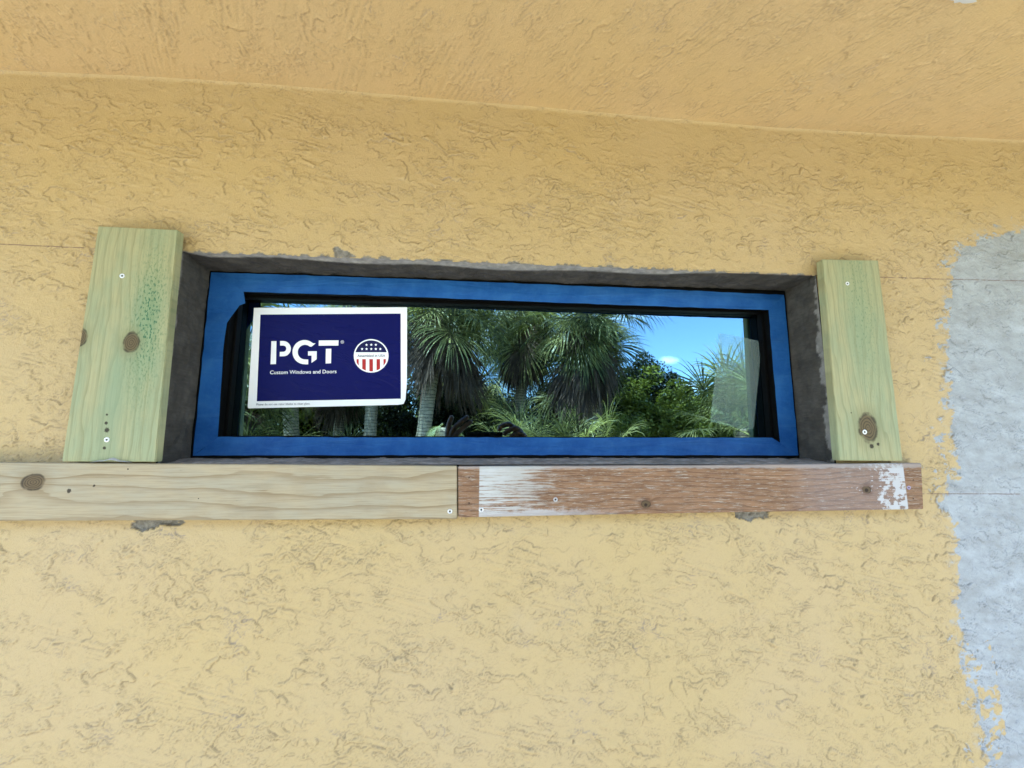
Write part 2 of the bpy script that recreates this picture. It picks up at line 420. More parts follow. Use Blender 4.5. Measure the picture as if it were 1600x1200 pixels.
# soffit: same coat, dragged the other way
SD = 0.62; SC = 0.0024
sx = X0 + np.arange(int((X1 - X0) / SC) + 1) * SC; sy = np.arange(int(SD / SC) + 1) * SC
SX, SY = np.meshgrid(sx, sy)
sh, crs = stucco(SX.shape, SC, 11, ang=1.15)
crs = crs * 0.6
sh = sh * sstep(SY, 0.0, 0.03) * 0.75
e2 = np.minimum(np.minimum(SX - X0, sx[-1] - SX), SD - SY)
cz_ = corner_z(SX) * np.exp(-SY / 0.5) + (1 - np.exp(-SY / 0.5)) * (CZ + 0.655)
sco = np.stack([SX, -SY + 0.006, cz_ - 0.0005 - sh * sstep(e2, 0, 0.01)], -1).reshape(-1, 3)
ii = np.arange(SX.size).reshape(SX.shape)
sq = np.stack([ii[:-1, :-1].ravel(), ii[1:, :-1].ravel(), ii[1:, 1:].ravel(), ii[:-1, 1:].ravel()], -1)
mesh_obj('soffit', grid_mesh('soffit', sco, sq, dict(relief=sh, crevice_shade=crs, primer=sh * 0, bare=sh * 0)), MAT_SOFFIT, house)
ZS = CZ + 0.655
bm = bmesh.new()
def hsheet(x0, x1, y0, y1, xe=None):
    ce = float(corner_z(np.array([xe]))[0]); n = 12; prev = None
    for i in range(n + 1):
        y = y1 + (y0 - y1) * i / n; k = math.exp(min(0, y) / 0.5); z = ce * k + (1 - k) * ZS
        row = [bm.verts.new((x0, y, z)), bm.verts.new((x1, y, z))]
        if prev: bm.faces.new((prev[0], prev[1], row[1], row[0]))
        prev = row
hsheet(-4.9, X0 + 0.001, -SD, 0.01, X0); bm_obj('outer_soffit', bm, MAT_FAR, house)
bm = bmesh.new(); hsheet(X1 - 0.001, 5.4, -SD, 0.01, X1); bm_obj('outer_soffit', bm, MAT_FAR, house)
MAT_FASCIA = flat('fascia_paint', (0.7, 0.66, 0.58), 0.5)
box('fascia', -4.9, 5.4, -SD - 0.03, -SD, ZS - 0.01, ZS + 0.19, MAT_FASCIA, house)
def m_roof():
    def f(nt, p, oc, out):
        nt.set(p.inputs['Base Color'], nt.ramp(nt.noise(oc, 20, 5), [(0.3, (0.16, 0.15, 0.14)), (0.7, (0.26, 0.25, 0.23))])); p.inputs['Roughness'].default_value = 0.9
    return mat('roof_shingle', f)
bm = bmesh.new()
rv = [bm.verts.new(p) for p in ((-4.95, -SD - 0.05, ZS + 0.19), (5.45, -SD - 0.05, ZS + 0.19), (5.45, 2.4, ZS + 0.95), (-4.95, 2.4, ZS + 0.95), (5.45, 5.4, ZS + 0.19), (-4.95, 5.4, ZS + 0.19))]
bm.faces.new((rv[0], rv[1], rv[2], rv[3])); bm.faces.new((rv[3], rv[2], rv[4], rv[5])); bm.faces.new((rv[1], rv[4], rv[2])); bm.faces.new((rv[0], rv[3], rv[5])); bm.faces.new((rv[0], rv[5], rv[4], rv[1]))
bm_obj('roof', bm, m_roof(), house)
# small white filler smear on the soffit near the right
sm = at(1500, 4); a_, b_ = ray(1500, 4); tt = (ZS - 0.003 - CZ) / (-b_)
bm = bmesh.new(); n = 18
vs = [bm.verts.new((a_ * tt + 0.022 * math.cos(i / n * 6.283) * random.uniform(0.7, 1.2), -D + tt - 0.006 + 0.006 * math.sin(i / n * 6.283) * random.uniform(0.6, 1.3), ZS - 0.0035)) for i in range(n)]
bm.faces.new(vs); bmesh.ops.extrude_face_region(bm, geom=bm.faces[:]); bm.verts.ensure_lookup_table()
for v in bm.verts[n:]: v.co.z -= 0.0015
bm_obj('filler_smear', bm, flat('white_filler', (0.5, 0.5, 0.48), 0.8), house)

# window reveal: cement-lined opening, each face a finely divided sheet with worn edges
FT_L, FT_R = xz(325, 420, Y_FRAME), xz(1227, 457.5, Y_FRAME)
FB_L, FB_R = xz(299, 716, Y_FRAME), xz(1250, 715, Y_FRAME)
FX0, FX1 = (FT_L[0] + FB_L[0]) / 2, (FT_R[0] + FB_R[0]) / 2
FZ1, FZ0 = (FT_L[1] + FT_R[1]) / 2, (FB_L[1] + FB_R[1]) / 2
def patch(name, p00, p10, p11, p01, nu, nv, seed, amp=0.0015, lipfn=None, parent=house, material=MAT_CEMENT, clampedge=True):
    P = [np.array(p, float) for p in (p00, p10, p11, p01)]
    u = np.linspace(0, 1, nu)[None, :, None]; v = np.linspace(0, 1, nv)[:, None, None]
    co = (P[0] * (1 - u) + P[1] * u) * (1 - v) + (P[3] * (1 - u) + P[2] * u) * v
    nrm = np.cross(P[1] - P[0], P[3] - P[0]); nrm /= np.linalg.norm(nrm)
    cell = np.linalg.norm(P[1] - P[0]) / nu
    nz_ = field((nv, nu), cell, 0.05, 0.05, 0, seed, 4, 0.6)
    w = np.minimum(1, np.minimum(v[..., 0], 1 - v[..., 0]) * 8) if clampedge else 1
    co = co + nrm * (amp * nz_ * w)[..., None]
    ii = np.arange(nu * nv).reshape(nv, nu)
    q = np.stack([ii[:-1, :-1].ravel(), ii[:-1, 1:].ravel(), ii[1:, 1:].ravel(), ii[1:, :-1].ravel()], -1)
    lip = lipfn(np.broadcast_to(u[..., 0], (nv, nu)), np.broadcast_to(v[..., 0], (nv, nu)), nz_) if lipfn else np.zeros((nv, nu))
    return mesh_obj(name, grid_mesh(name, co.reshape(-1, 3), q, dict(lip=lip)), material, parent)
yf = 0.0008
def head_lip(u, v, n):
    wv = 0.24 + 0.10 * np.sin(u * 9.0 + 0.6) * np.cos(u * 17 + 1) + 0.035 * n
    wv = wv * np.interp(u, [0, 0.03, 0.3, 0.75, 0.9, 1], [0.2, 0.9, 1.0, 0.8, 0.25, 0.1])
    return sstep(wv - v, -0.04, 0.04)
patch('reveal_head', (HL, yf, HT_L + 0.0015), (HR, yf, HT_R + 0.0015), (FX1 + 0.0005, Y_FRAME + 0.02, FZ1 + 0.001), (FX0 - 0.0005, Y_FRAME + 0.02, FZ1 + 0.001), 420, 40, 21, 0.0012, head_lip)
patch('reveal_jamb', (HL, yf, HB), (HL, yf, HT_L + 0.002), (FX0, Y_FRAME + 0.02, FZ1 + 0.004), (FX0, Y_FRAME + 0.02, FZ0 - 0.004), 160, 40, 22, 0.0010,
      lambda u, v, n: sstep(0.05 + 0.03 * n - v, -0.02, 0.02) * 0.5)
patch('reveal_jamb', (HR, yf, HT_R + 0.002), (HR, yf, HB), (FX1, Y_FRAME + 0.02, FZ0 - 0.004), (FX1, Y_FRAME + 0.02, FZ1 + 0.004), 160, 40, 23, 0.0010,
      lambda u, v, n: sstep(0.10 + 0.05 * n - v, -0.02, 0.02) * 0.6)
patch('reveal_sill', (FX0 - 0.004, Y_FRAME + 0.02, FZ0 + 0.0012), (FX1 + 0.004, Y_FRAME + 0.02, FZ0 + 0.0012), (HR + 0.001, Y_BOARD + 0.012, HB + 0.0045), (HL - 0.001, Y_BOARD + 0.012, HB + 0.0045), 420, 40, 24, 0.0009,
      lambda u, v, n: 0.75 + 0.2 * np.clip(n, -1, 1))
# dark room behind the glass
MAT_ROOM = flat('dark_room', (0.03, 0.03, 0.03), 0.9)
bm = bmesh.new(); bm_box(bm, HL - 0.3, HR + 0.3, Y_FRAME + 0.10, 2.5, 1.2, 2.6); bmesh.ops.reverse_faces(bm, faces=bm.faces[:])
bm_obj('room_lining', bm, MAT_ROOM, house)

# ------------------------------------------------------------------ window
win = empty('window', ((FX0 + FX1) / 2, Y_FRAME, FZ0))
tag(win, 'narrow black framed window set deep in the yellow stucco wall', 'window')
def kid(o, parent):
    o.parent = parent; o.matrix_parent_inverse = Matrix.Translation(-parent.location); return o
def m_black():
    def f(nt, p, oc, out):
        p.inputs['Base Color'].default_value = (0.004, 0.004, 0.004, 1); p.inputs['Roughness'].default_value = 0.4; p.inputs['Specular IOR Level'].default_value = 0.05
        nt.set(p.inputs['Normal'], nt.bump(nt.noise(oc, 900, 2), 0.0002, 0.3))
    return mat('black_powder_coat', f)
MAT_BLACK = m_black()
IL = xz(343, 600, Y_FRAME)[0] ; IL = (xz(381, 470, Y_FRAME)[0] + xz(339, 683, Y_FRAME)[0]) / 2
IL = xz(345, 640, Y_FRAME)[0]; IR = (xz(1201, 484, Y_FRAME)[0] + xz(1218, 692, Y_FRAME)[0]) / 2 - 0.0005
IT = (xz(600, 461, Y_FRAME)[1] + xz(1100, 480, Y_FRAME)[1]) / 2; IB = xz(700, 684, Y_FRAME)[1]
def ring(name, o, i, y0, y1, material, bevel=0.001):
    """rectangular ring: o and i are (x0, x1, z0, z1)"""
    bm = bmesh.new()
    O = [(o[0], o[2]), (o[1], o[2]), (o[1], o[3]), (o[0], o[3])]; I = [(i[0], i[2]), (i[1], i[2]), (i[1], i[3]), (i[0], i[3])]
    f0 = [bm.verts.new((x, y0, z)) for x, z in O]; g0 = [bm.verts.new((x, y0, z)) for x, z in I]
    f1 = [bm.verts.new((x, y1, z)) for x, z in O]; g1 = [bm.verts.new((x, y1, z)) for x, z in I]
    for k in range(4):
        m = (k + 1) % 4
        bm.faces.new((f0[k], f0[m], g0[m], g0[k])); bm.faces.new((f1[k], g1[k], g1[m], f1[m]))
        bm.faces.new((f0[k], f1[k], f1[m], f0[m])); bm.faces.new((g0[k], g0[m], g1[m], g1[k]))
    bmesh.ops.recalc_face_normals(bm, faces=bm.faces)
    bmesh.ops.bevel(bm, geom=[e for e in bm.edges], offset=bevel, segments=2, affect='EDGES')
    return kid(bm_obj(name, bm, material), win)
ring('frame', (FX0, FX1, FZ0, FZ1), (IL, IR, IB, IT), Y_FRAME, Y_GLASS + 0.03, MAT_BLACK)
ring('glazing_bead', (IL + 0.0004, IR - 0.0004, IB + 0.0004, IT - 0.0004), (IL + 0.006, IR - 0.006, IB + 0.003, IT - 0.006), Y_FRAME + 0.016, Y_GLASS - 0.0004, MAT_BLACK, 0.0008)
def m_glass():
    def f(nt, p, oc, out):
        nt.n.remove(p)
        g = nt.node('ShaderNodeBsdfGlossy'); g.inputs['Roughness'].default_value = 0.0; g.inputs['Color'].default_value = (0.40, 0.72, 0.92, 1)
        t = nt.node('ShaderNodeBsdfTransparent'); t.inputs['Color'].default_value = (0.18, 0.2, 0.2, 1)
        fr = nt.node('ShaderNodeFresnel'); fr.inputs['IOR'].default_value = 1.45
        n = nt.noise(oc, 1.6, 2); nb = nt.bump(n, 0.0012, 0.5); nt.set(g.inputs['Normal'], nb)
        m = nt.node('ShaderNodeMixShader'); nt.set(m.inputs[0], (E_(nt, fr.outputs[0]) * 0.7 + GLASS_R).clamp())
        nt.l.new(t.outputs[0], m.inputs[1]); nt.l.new(g.outputs[0], m.inputs[2]); nt.l.new(m.outputs[0], out.inputs[0])
    return mat('coated_glass', f)
GLASS_R = 0.27
kid(box('glass_pane', IL + 0.0008, IR - 0.0008, Y_GLASS, Y_GLASS + 0.006, IB + 0.0008, IT - 0.0008, m_glass()), win)
bpy.data.objects['glass_pane'].data.materials.append(MAT_BLACK)
for pl in bpy.data.objects['glass_pane'].data.polygons:
    if pl.normal.y > -0.5: pl.material_index = 0

# ------------------------------------------------------------------ masking tape
def m_tape():
    def f(nt, p, oc, out):
        x, y, z = nt.xyz(oc)
        n = nt.noise(oc, 18, 5, 0.6); cr = nt.noise(nt.vec(x * 0.3, y, z), 160, 4, 0.6, 0.5); wv = nt.noise(nt.vec(x * 0.25, y, z * 1.4), 34, 3, 0.5, 0.8)
        c = nt.ramp(n, [(0.3, (0.005, 0.060, 0.23)), (0.7, (0.020, 0.115, 0.34))])
        c = nt.mix(nt.smooth(nt.noise(oc, 110, 5, 0.7), 0.5, 0.7) * 0.22, c, (0.04, 0.15, 0.33, 1))
        c = nt.mix(nt.smooth(wv, 0.5, 0.7) * 0.18, c, (0.05, 0.16, 0.35, 1))
        nt.set(p.inputs['Base Color'], c); p.inputs['Roughness'].default_value = 0.5; p.inputs['Specular IOR Level'].default_value = 0.2
        nt.set(p.inputs['Normal'], nt.bump(wv * 3 + cr * 0.15, 0.0014, 0.7))
    return mat('blue_masking_tape', f)
MAT_TAPE = m_tape()
def tape(name, pxs, y, label):
    pts = []
    P = [xz(*q, Y_FRAME) for q in pxs]
    for i, (p0, p1) in enumerate(zip(P, P[1:] + P[:1])):
        L = math.hypot(p1[0] - p0[0], p1[1] - p0[1]); k = max(1, int(L / 0.018))
        for j in range(k):
            s = j / k; w = 0 if j == 0 else random.gauss(0, 0.00035)
            nx_, nz_ = -(p1[1] - p0[1]) / L, (p1[0] - p0[0]) / L
            pts.append((p0[0] + (p1[0] - p0[0]) * s + nx_ * w, p0[1] + (p1[1] - p0[1]) * s + nz_ * w))
    cx = sum(p[0] for p in pts) / len(pts); cz = sum(p[1] for p in pts) / len(pts)
    o = prism(name, pts, y - 0.00025, y, MAT_TAPE, origin=(cx, y, cz))
    return tag(o, label, 'tape', 'blue masking tape round the window frame')
tape('masking_tape', [(330.5, 425.6), (520, 431.8), (760, 440.8), (1000, 450.5), (1224.5, 461), (1200.5, 484.5), (960, 476.3), (600, 462.3), (381.5, 456), (345, 455)], Y_FRAME - 0.0003, 'blue masking tape strip along the top of the window frame')
tape('masking_tape', [(302, 712), (341, 682.5), (600, 683.5), (1206, 684), (1219, 692), (1247, 711.5), (760, 711)], Y_FRAME - 0.0003, 'blue masking tape strip along the bottom of the window frame')
tape('masking_tape', [(330.5, 425.6), (381, 455.5), (383.5, 474), (374.5, 477.5), (355, 504.5), (351, 530), (346, 600), (340.5, 684), (302, 712), (314, 590)], Y_FRAME - 0.0008, 'blue masking tape strip down the left side of the frame, torn at its top')
tape('masking_tape', [(1224.5, 461), (1236, 590), (1247, 711.5), (1218.5, 692), (1209, 590), (1200.5, 484.5)], Y_FRAME - 0.0008, 'blue masking tape strip down the right side of the window frame')

# ------------------------------------------------------------------ sticker on the glass
YS = Y_GLASS - 0.0012
MAT_PAPER = mat('sticker_paper', lambda nt, p, oc, out: (p.inputs['Base Color'].__setattr__('default_value', (0.88, 0.90, 0.92, 1)), p.inputs['Roughness'].__setattr__('default_value', 0.42)))
def m_print(name, col, rough=0.38):
    def f(nt, p, oc, out):
        x, y, z = nt.xyz(oc)
        p.inputs['Base Color'].default_value = (*col, 1); p.inputs['Roughness'].default_value = rough; p.inputs['Specular IOR Level'].default_value = 0.12
        w = nt.noise(nt.vec(x * 0.35, y, z + x * 0.15), 48, 4, 0.55, 0.4)
        nt.set(p.inputs['Normal'], nt.bump(nt.smooth(w, 0.5, 0.62), 0.0012, 0.5))
    return mat(name, f)
MAT_NAVY = m_print('navy_print', (0.004, 0.006, 0.085)); MAT_WHITE = m_print('white_print', (0.88, 0.90, 0.92)); MAT_RED = m_print('red_print', (0.42, 0.035, 0.035))
MAT_DKNAVY = m_print('dark_navy_print', (0.014, 0.016, 0.075))
S_ORG = xz(512, 560, YS)
def sheet_poly(name, pxs, y, th, m, parent=None, world=None):
    pts = world or [xz(*q, Y_GLASS - 0.001) for q in pxs]
    o = prism(name, pts, y - th, y, m, parent)
    return o
stick = prism('window_sticker', [xz(*q, Y_GLASS - 0.001) for q in [(396.8, 481), (510, 480.6), (636, 480), (636, 540), (635.6, 600), (633.5, 624), (630.5, 631), (622, 632.5), (520, 635), (388, 638), (387, 636)]],
              Y_GLASS - 0.0009, Y_GLASS - 0.0005, MAT_PAPER, origin=(S_ORG[0], Y_GLASS - 0.0005, S_ORG[1]))
tag(stick, 'dark blue sticker with white border, large white letters and round flag badge on the glass', 'sticker')
def on(o): return kid(o, stick)
SL = Y_GLASS - 0.0009
on(sheet_poly('blue_panel', [(407, 491.6), (626, 490), (626.3, 623), (520, 625), (401.3, 627)], SL - 0.0001, 0.0002, MAT_NAVY))
Z7 = lambda q: (395 + q[0] / 6.667, 500 + q[1] / 6.667)
def arc(cx, cy, r, a0, a1, n=24): return [(cx + r * math.cos(math.radians(a0 + (a1 - a0) * i / n)), cy + r * math.sin(math.radians(a0 + (a1 - a0) * i / n))) for i in range(n + 1)]
LY = SL - 0.0003
def strip(name, outer, inner, m=None, y=LY):
    """quad strip between two outlines, given thickness"""
    m = m or MAT_WHITE
    A = [xz(*Z7(q), Y_GLASS - 0.001) for q in outer]; B = [xz(*Z7(q), Y_GLASS - 0.001) for q in inner]
    bm = bmesh.new(); n = len(A)
    va = [bm.verts.new((x, y - 0.00015, z)) for x, z in A]; vb = [bm.verts.new((x, y - 0.00015, z)) for x, z in B]
    for i in range(n - 1): bm.faces.new((va[i], va[i + 1], vb[i + 1], vb[i]))
    return on(bm_obj(name, bm, m))
sheet_p = lambda name, q, m=None, y=LY: on(sheet_poly(name, [Z7(t) for t in q], y, 0.00015, m or MAT_WHITE))
# P
sheet_p('letter_stroke', [(194, 221), (247, 220), (242, 459), (185, 461)])
ob = [(287, 219)] + arc(312, 299, 80, -90, 90, 26)[0:] ; ob = [(285, 219)] + [(x + 3, y) for x, y in arc(314, 299, 80, -90, 90, 26)] + [(281, 380)]
ib = [(285, 266)] + [(x + 3, y) for x, y in arc(314, 299, 32, -90, 90, 26)] + [(282, 333)]
strip('letter_stroke', ob, ib)
# G
go = arc(540, 335, 126, -42, -270, 44); gi = arc(545, 335, 76, -44, -268, 44)
go = [(x + (y < 335) * 0, y) for x, y in go]
go[0] = (655, 244); gi[0] = (612, 278); go[-1] = (578, 462); gi[-1] = (578, 412)
go[-2] = (556, 463)
strip('letter_stroke', go, gi)
sheet_p('letter_stroke', [(576, 326), (667, 325), (665, 410), (612, 446), (613, 371), (576, 371)])
# T
sheet_p('letter_stroke', [(688, 213), (894, 212), (892, 266), (687, 268)])
sheet_p('letter_stroke', [(762, 300), (818, 299), (815, 451), (759, 453)])
# badge
bcx, bcy = 1233, 374
ell = lambda r, a0=0, a1=360, n=48: [(bcx + r * math.cos(math.radians(a0 + (a1 - a0) * i / n)), bcy + 0.965 * r * math.sin(math.radians(a0 + (a1 - a0) * i / n))) for i in range(n + (1 if a1 - a0 < 360 else 0))]
sheet_p('badge_disc', ell(181), MAT_WHITE)
LY2 = LY - 0.0003
top_arc = [q for q in ell(167, 193.5, 346.5, 30)]
sheet_p('badge_field', top_arc, MAT_DKNAVY, LY2)
for k, (xa, xb) in enumerate(((1082, 1104), (1141, 1178), (1215, 1252), (1290, 1326), (1362, 1386))):
    def yb(x): return bcy + 0.965 * math.sqrt(max(0, 167 ** 2 - (x - bcx) ** 2))
    q = [(xa, 408), (xb, 408)] + [(xb + (xa - xb) * i / 5, yb(xb + (xa - xb) * i / 5)) for i in range(6)]
    q = [(x, max(y, 409 if i > 1 else 0)) for i, (x, y) in enumerate(q)]
    sheet_p('badge_stripe', q, MAT_RED, LY2)
def star(cx, cy, r):
    return [(cx + (r if i % 2 == 0 else r * 0.5) * math.sin(i * math.pi / 5), cy - (r if i % 2 == 0 else r * 0.5) * math.cos(i * math.pi / 5)) for i in range(10)]
for cx, cy in [(1186, 260), (1235, 259), (1283, 259), (1139, 303), (1186, 303), (1235, 303), (1282, 303), (1329, 303)]:
    sheet_p('badge_star', star(cx, cy, 15), MAT_WHITE, LY2 - 0.0002)
# words
def words(name, body, p_left, p_right, m, y, bold=0.0, ref=None):
    cu = bpy.data.curves.new(name, 'FONT'); cu.body = body; cu.size = 1.0; cu.offset = bold; cu.resolution_u = 3
    ob_ = bpy.data.objects.new(name, cu); COL.objects.link(ob_)
    bpy.context.view_layer.update()
    dg = bpy.context.evaluated_depsgraph_get()
    me = bpy.data.meshes.new_from_object(ob_.evaluated_get(dg)); bpy.data.objects.remove(ob_); 
    xsn = [v.co.x for v in me.vertices]; x0, x1 = min(xsn), max(xsn)
    A, B = Vector((*xz(*p_left, Y_GLASS - 0.001), 0)), Vector((*xz(*p_right, Y_GLASS - 0.001), 0))
    ex = (B - A); s = ex.length / (x1 - x0); ex.normalize(); ez = Vector((-ex.y, ex.x, 0))
    for v in me.vertices:
        q = A + ex * (v.co.x - x0) * s + ez * v.co.y * s; v.co = (q.x, y, q.y)
    me.update()
    return on(mesh_obj(name, me, m))
words('tagline_text', 'Custom Windows and Doors', Z7((180, 565)), Z7((872, 554)), MAT_WHITE, LY2, 0.006)
words('badge_text', 'Assembled in USA', Z7((1090, 386)), Z7((1380, 384)), MAT_DKNAVY, LY2 - 0.0002, 0.004)
words('registered_mark', '®', Z7((915, 246)), Z7((950, 246)), MAT_WHITE, LY2)
words('notice_text', 'Please do not use razor blades to clean glass.', Z7((38, 890)), Z7((598, 880)), MAT_DKNAVY, LY2, 0.0)

# pale see-through label at the right of the glass
def m_film():
    def f(nt, p, oc, out):
        nt.n.remove(p)
        d = nt.node('ShaderNodeBsdfDiffuse'); d.inputs['Color'].default_value = (0.62, 0.76, 0.72, 1)
        t = nt.node('ShaderNodeBsdfTransparent'); t.inputs['Color'].default_value = (0.95, 1.0, 0.98, 1)
        x, y, z = nt.xyz(oc)
        m = nt.node('ShaderNodeMixShader'); nt.set(m.inputs[0], 0.085 + nt.noise(oc, 30, 3) * 0.04)
        nt.l.new(t.outputs[0], m.inputs[1]); nt.l.new(d.outputs[0], m.inputs[2]); nt.l.new(m.outputs[0], out.inputs[0])
    return mat('clear_film', f)
lo = xz(1150, 590, Y_GLASS)
lab = prism('clear_label', [xz(*q, Y_GLASS - 0.0005) for q in [(1123, 520), (1156, 526), (1188, 533.5), (1190, 537), (1184, 600), (1178, 668), (1172, 672), (1150, 668), (1111, 659), (1110, 655), (1117, 590)]], Y_GLASS - 0.0005, Y_GLASS - 0.0003, m_film(), origin=(lo[0], Y_GLASS - 0.0003, lo[1]))
tag(lab, 'pale see-through label stuck askew at the right end of the glass', 'label')

# ------------------------------------------------------------------ timber boards
def m_wood(name, along, palette, knots=(), spots=(), freq=120, seed=0.0, extra=None, org=(0, 0)):
    """along: 'x' or 'z' is the way of the grain; knots: (px, py, radius, pull); spots: (px, py, r)"""
    def f(nt, p, oc, out):
        x, y, z = nt.xyz(oc)
        u, v = (x, z) if along == 'x' else (z, x)
        low = nt.noise(nt.vec(u * 0.9 + seed, v * 2.5, seed), 3.2, 3, 0.5)
        ph = v * freq + low * freq * 0.07 + nt.noise(nt.vec(u * 2 + seed, v * 14, y), 4, 3) * 0.8
        kc = None
        for (kx, kz, kr, pull) in knots:
            dx = x - kx; dz = z - kz
            su = 3.2 if along == 'x' else 1.0; sv = 1.0 if along == 'x' else 3.2
            r2 = (dx / (kr * 1.5 * (su if along == 'x' else 1))).pow(2.0) + (dz / (kr * 1.5 * (sv if along == 'z' else 1))).pow(2.0)
            vv = (dz if along == 'x' else dx)
            ph = ph + (0 - r2).exp() * pull * (vv / kr)
            rr = (nt.math('SQRT', dx * dx * (0.55 if along == 'x' else 1) + dz * dz * (1 if along == 'x' else 0.55)) + (nt.noise(oc, 45, 3) - 0.5) * kr * 0.5) / kr
            k1 = 1 - nt.smooth(rr, 0.75, 1.15)
            kc = (k1, rr) if kc is None else (kc[0].max(k1), kc[1].min(rr))
        ring_ = ph.frac(); dark = nt.smooth(ring_, 0.6, 0.95) * (1 - nt.smooth(ring_, 0.96, 1.0))
        fib = nt.noise(nt.vec(u * 0.05, v, y * 1), 900, 4, 0.65) if True else None
        fib = nt.noise(nt.vec(u * 22, v * 620, y * 200), 1.0, 4, 0.6)
        blot = nt.noise(nt.vec(u * 5, v * 16, seed), 1.6, 4, 0.6)
        c = nt.mix(nt.smooth(blot, 0.35, 0.65), (*palette[0], 1), (*palette[1], 1))
        c = nt.mix(dark * (0.15 + 0.6 * (1.5 if along == 'x' else 1.0) * nt.noise(nt.vec(u * 3, v * 9, 4 + seed), 2.0, 3)), c, (*palette[2], 1))
        c = nt.mix(nt.smooth(fib, 0.42, 0.7) * 0.38, c, (*palette[2], 1))
        c = nt.mix(nt.smooth(nt.noise(nt.vec(u * 9, v * 190, 7 + seed), 1.0, 5, 0.7), 0.5, 0.7) * 0.30, c, (palette[2][0] * 0.8, palette[2][1] * 0.85, palette[2][2] * 0.9, 1))
        c = nt.mix(nt.smooth(nt.noise(oc, 9, 5, 0.65), 0.5, 0.75) * 0.25, c, (palette[2][0], palette[2][1] * 1.05, palette[2][2] * 1.2, 1))
        c = nt.mix(nt.smooth(nt.noise(nt.vec(u * 40, v * 400, 3), 1.0, 3, 0.7), 0.66, 0.74) * 0.4, c, (palette[2][0] * 0.55, palette[2][1] * 0.6, palette[2][2] * 0.55, 1))
        if extra: c = extra(nt, c, x, y, z, oc, ring_, fib)
        if kc is not None:
            kr_ = (kc[1] * 4).frac()
            kcol = nt.mix(nt.smooth(kr_, 0.5, 0.9), (0.12, 0.08, 0.038, 1), (0.035, 0.022, 0.011, 1))
            rim = nt.smooth(kc[1], 0.78, 0.95) * (1 - nt.smooth(kc[1], 1.02, 1.22)); halo = (1 - nt.smooth(kc[1], 1.0, 2.3)) * 0.5
            c = nt.mix(halo, c, (*palette[2], 1)); c = nt.mix(kc[0] * 0.92, c, kcol); c = nt.mix(rim * nt.smooth(nt.noise(oc, 70, 3), 0.3, 0.6) * 0.8, c, (0.035, 0.023, 0.013, 1))
        for (sx_, sz_, sr_) in spots:
            dd = nt.math('SQRT', (x - sx_).pow(2.0) + (z - sz_).pow(2.0)) + (nt.noise(oc, 400, 3) - 0.5) * sr_ * 0.9
            c = nt.mix((1 - nt.smooth(dd, sr_ * 0.6, sr_ * 1.1)) * 0.9, c, (0.02, 0.011, 0.008, 1))
        nt.set(p.inputs['Base Color'], c); p.inputs['Roughness'].default_value = 0.72; p.inputs['Specular IOR Level'].default_value = 0.25
        nt.set(p.inputs['Normal'], nt.bump(fib * 0.6 - dark * 0.3, 0.0006, 0.5))
    return mat(name, f)
MAT_SCREW = flat('zinc_screw', (0.72, 0.72, 0.72), 0.3, 0.5, 0.75)
MAT_RECESS = flat('screw_recess', (0.03, 0.03, 0.03), 0.6)
def screw(parent, px, py, y, r=0.0042, m=None):
    cx, cz = xz(px, py, y); bm = bmesh.new(); n = 20
    prof = [(r, 0.0), (r * 0.97, -0.0005), (r * 0.8, -0.0010), (r * 0.52, -0.0007), (r * 0.42, -0.0002)]
    rings = [[bm.verts.new((cx + q * math.cos(i * 6.2832 / n), y + dy, cz + q * math.sin(i * 6.2832 / n))) for i in range(n)] for q, dy in prof]
    for A, B in zip(rings, rings[1:]):
        for i in range(n): bm.faces.new((A[i], A[(i + 1) % n], B[(i + 1) % n], B[i]))
    o = kid(bm_obj('screw', bm, m or MAT_SCREW, smooth=True), parent)
    bm = bmesh.new(); s = r * 0.46   # star shaped driver recess
    vs = [bm.verts.new((cx + (s if i % 2 else s * 0.62) * math.cos(i * math.pi / 6), y - 0.0003, cz + (s if i % 2 else s * 0.62) * math.sin(i * math.pi / 6))) for i in range(12)]
    bm.faces.new(vs)
    rc = bm_obj('recess', bm, MAT_RECESS); rc.parent = o
    return o
def board(name, pxs, thick, material_fn, label, cat='board', group=None, y0=Y_BOARD):
    P = [xz(*q, y0) for q in pxs]
    cx = sum(p[0] for p in P) / len(P); cz = min(p[1] for p in P)
    o = prism(name, P, y0, y0 + thick, None, bevel=0.0012, origin=(cx, y0 + thick, cz))
    # divide the long edges a little and make them run less than straight
    loc = lambda px, py: (xz(px, py, y0)[0] - cx, xz(px, py, y0)[1] - cz)
    o.data.materials.append(material_fn(loc))
    return tag(o, label, cat, group)
GREEN = [(0.38, 0.355, 0.19), (0.30, 0.33, 0.19), (0.21, 0.205, 0.10)]
TAN = [(0.40, 0.325, 0.205), (0.36, 0.315, 0.22), (0.23, 0.16, 0.082)]
def green_stain(px, py, sx, sz, y0=Y_BOARD):
    return None
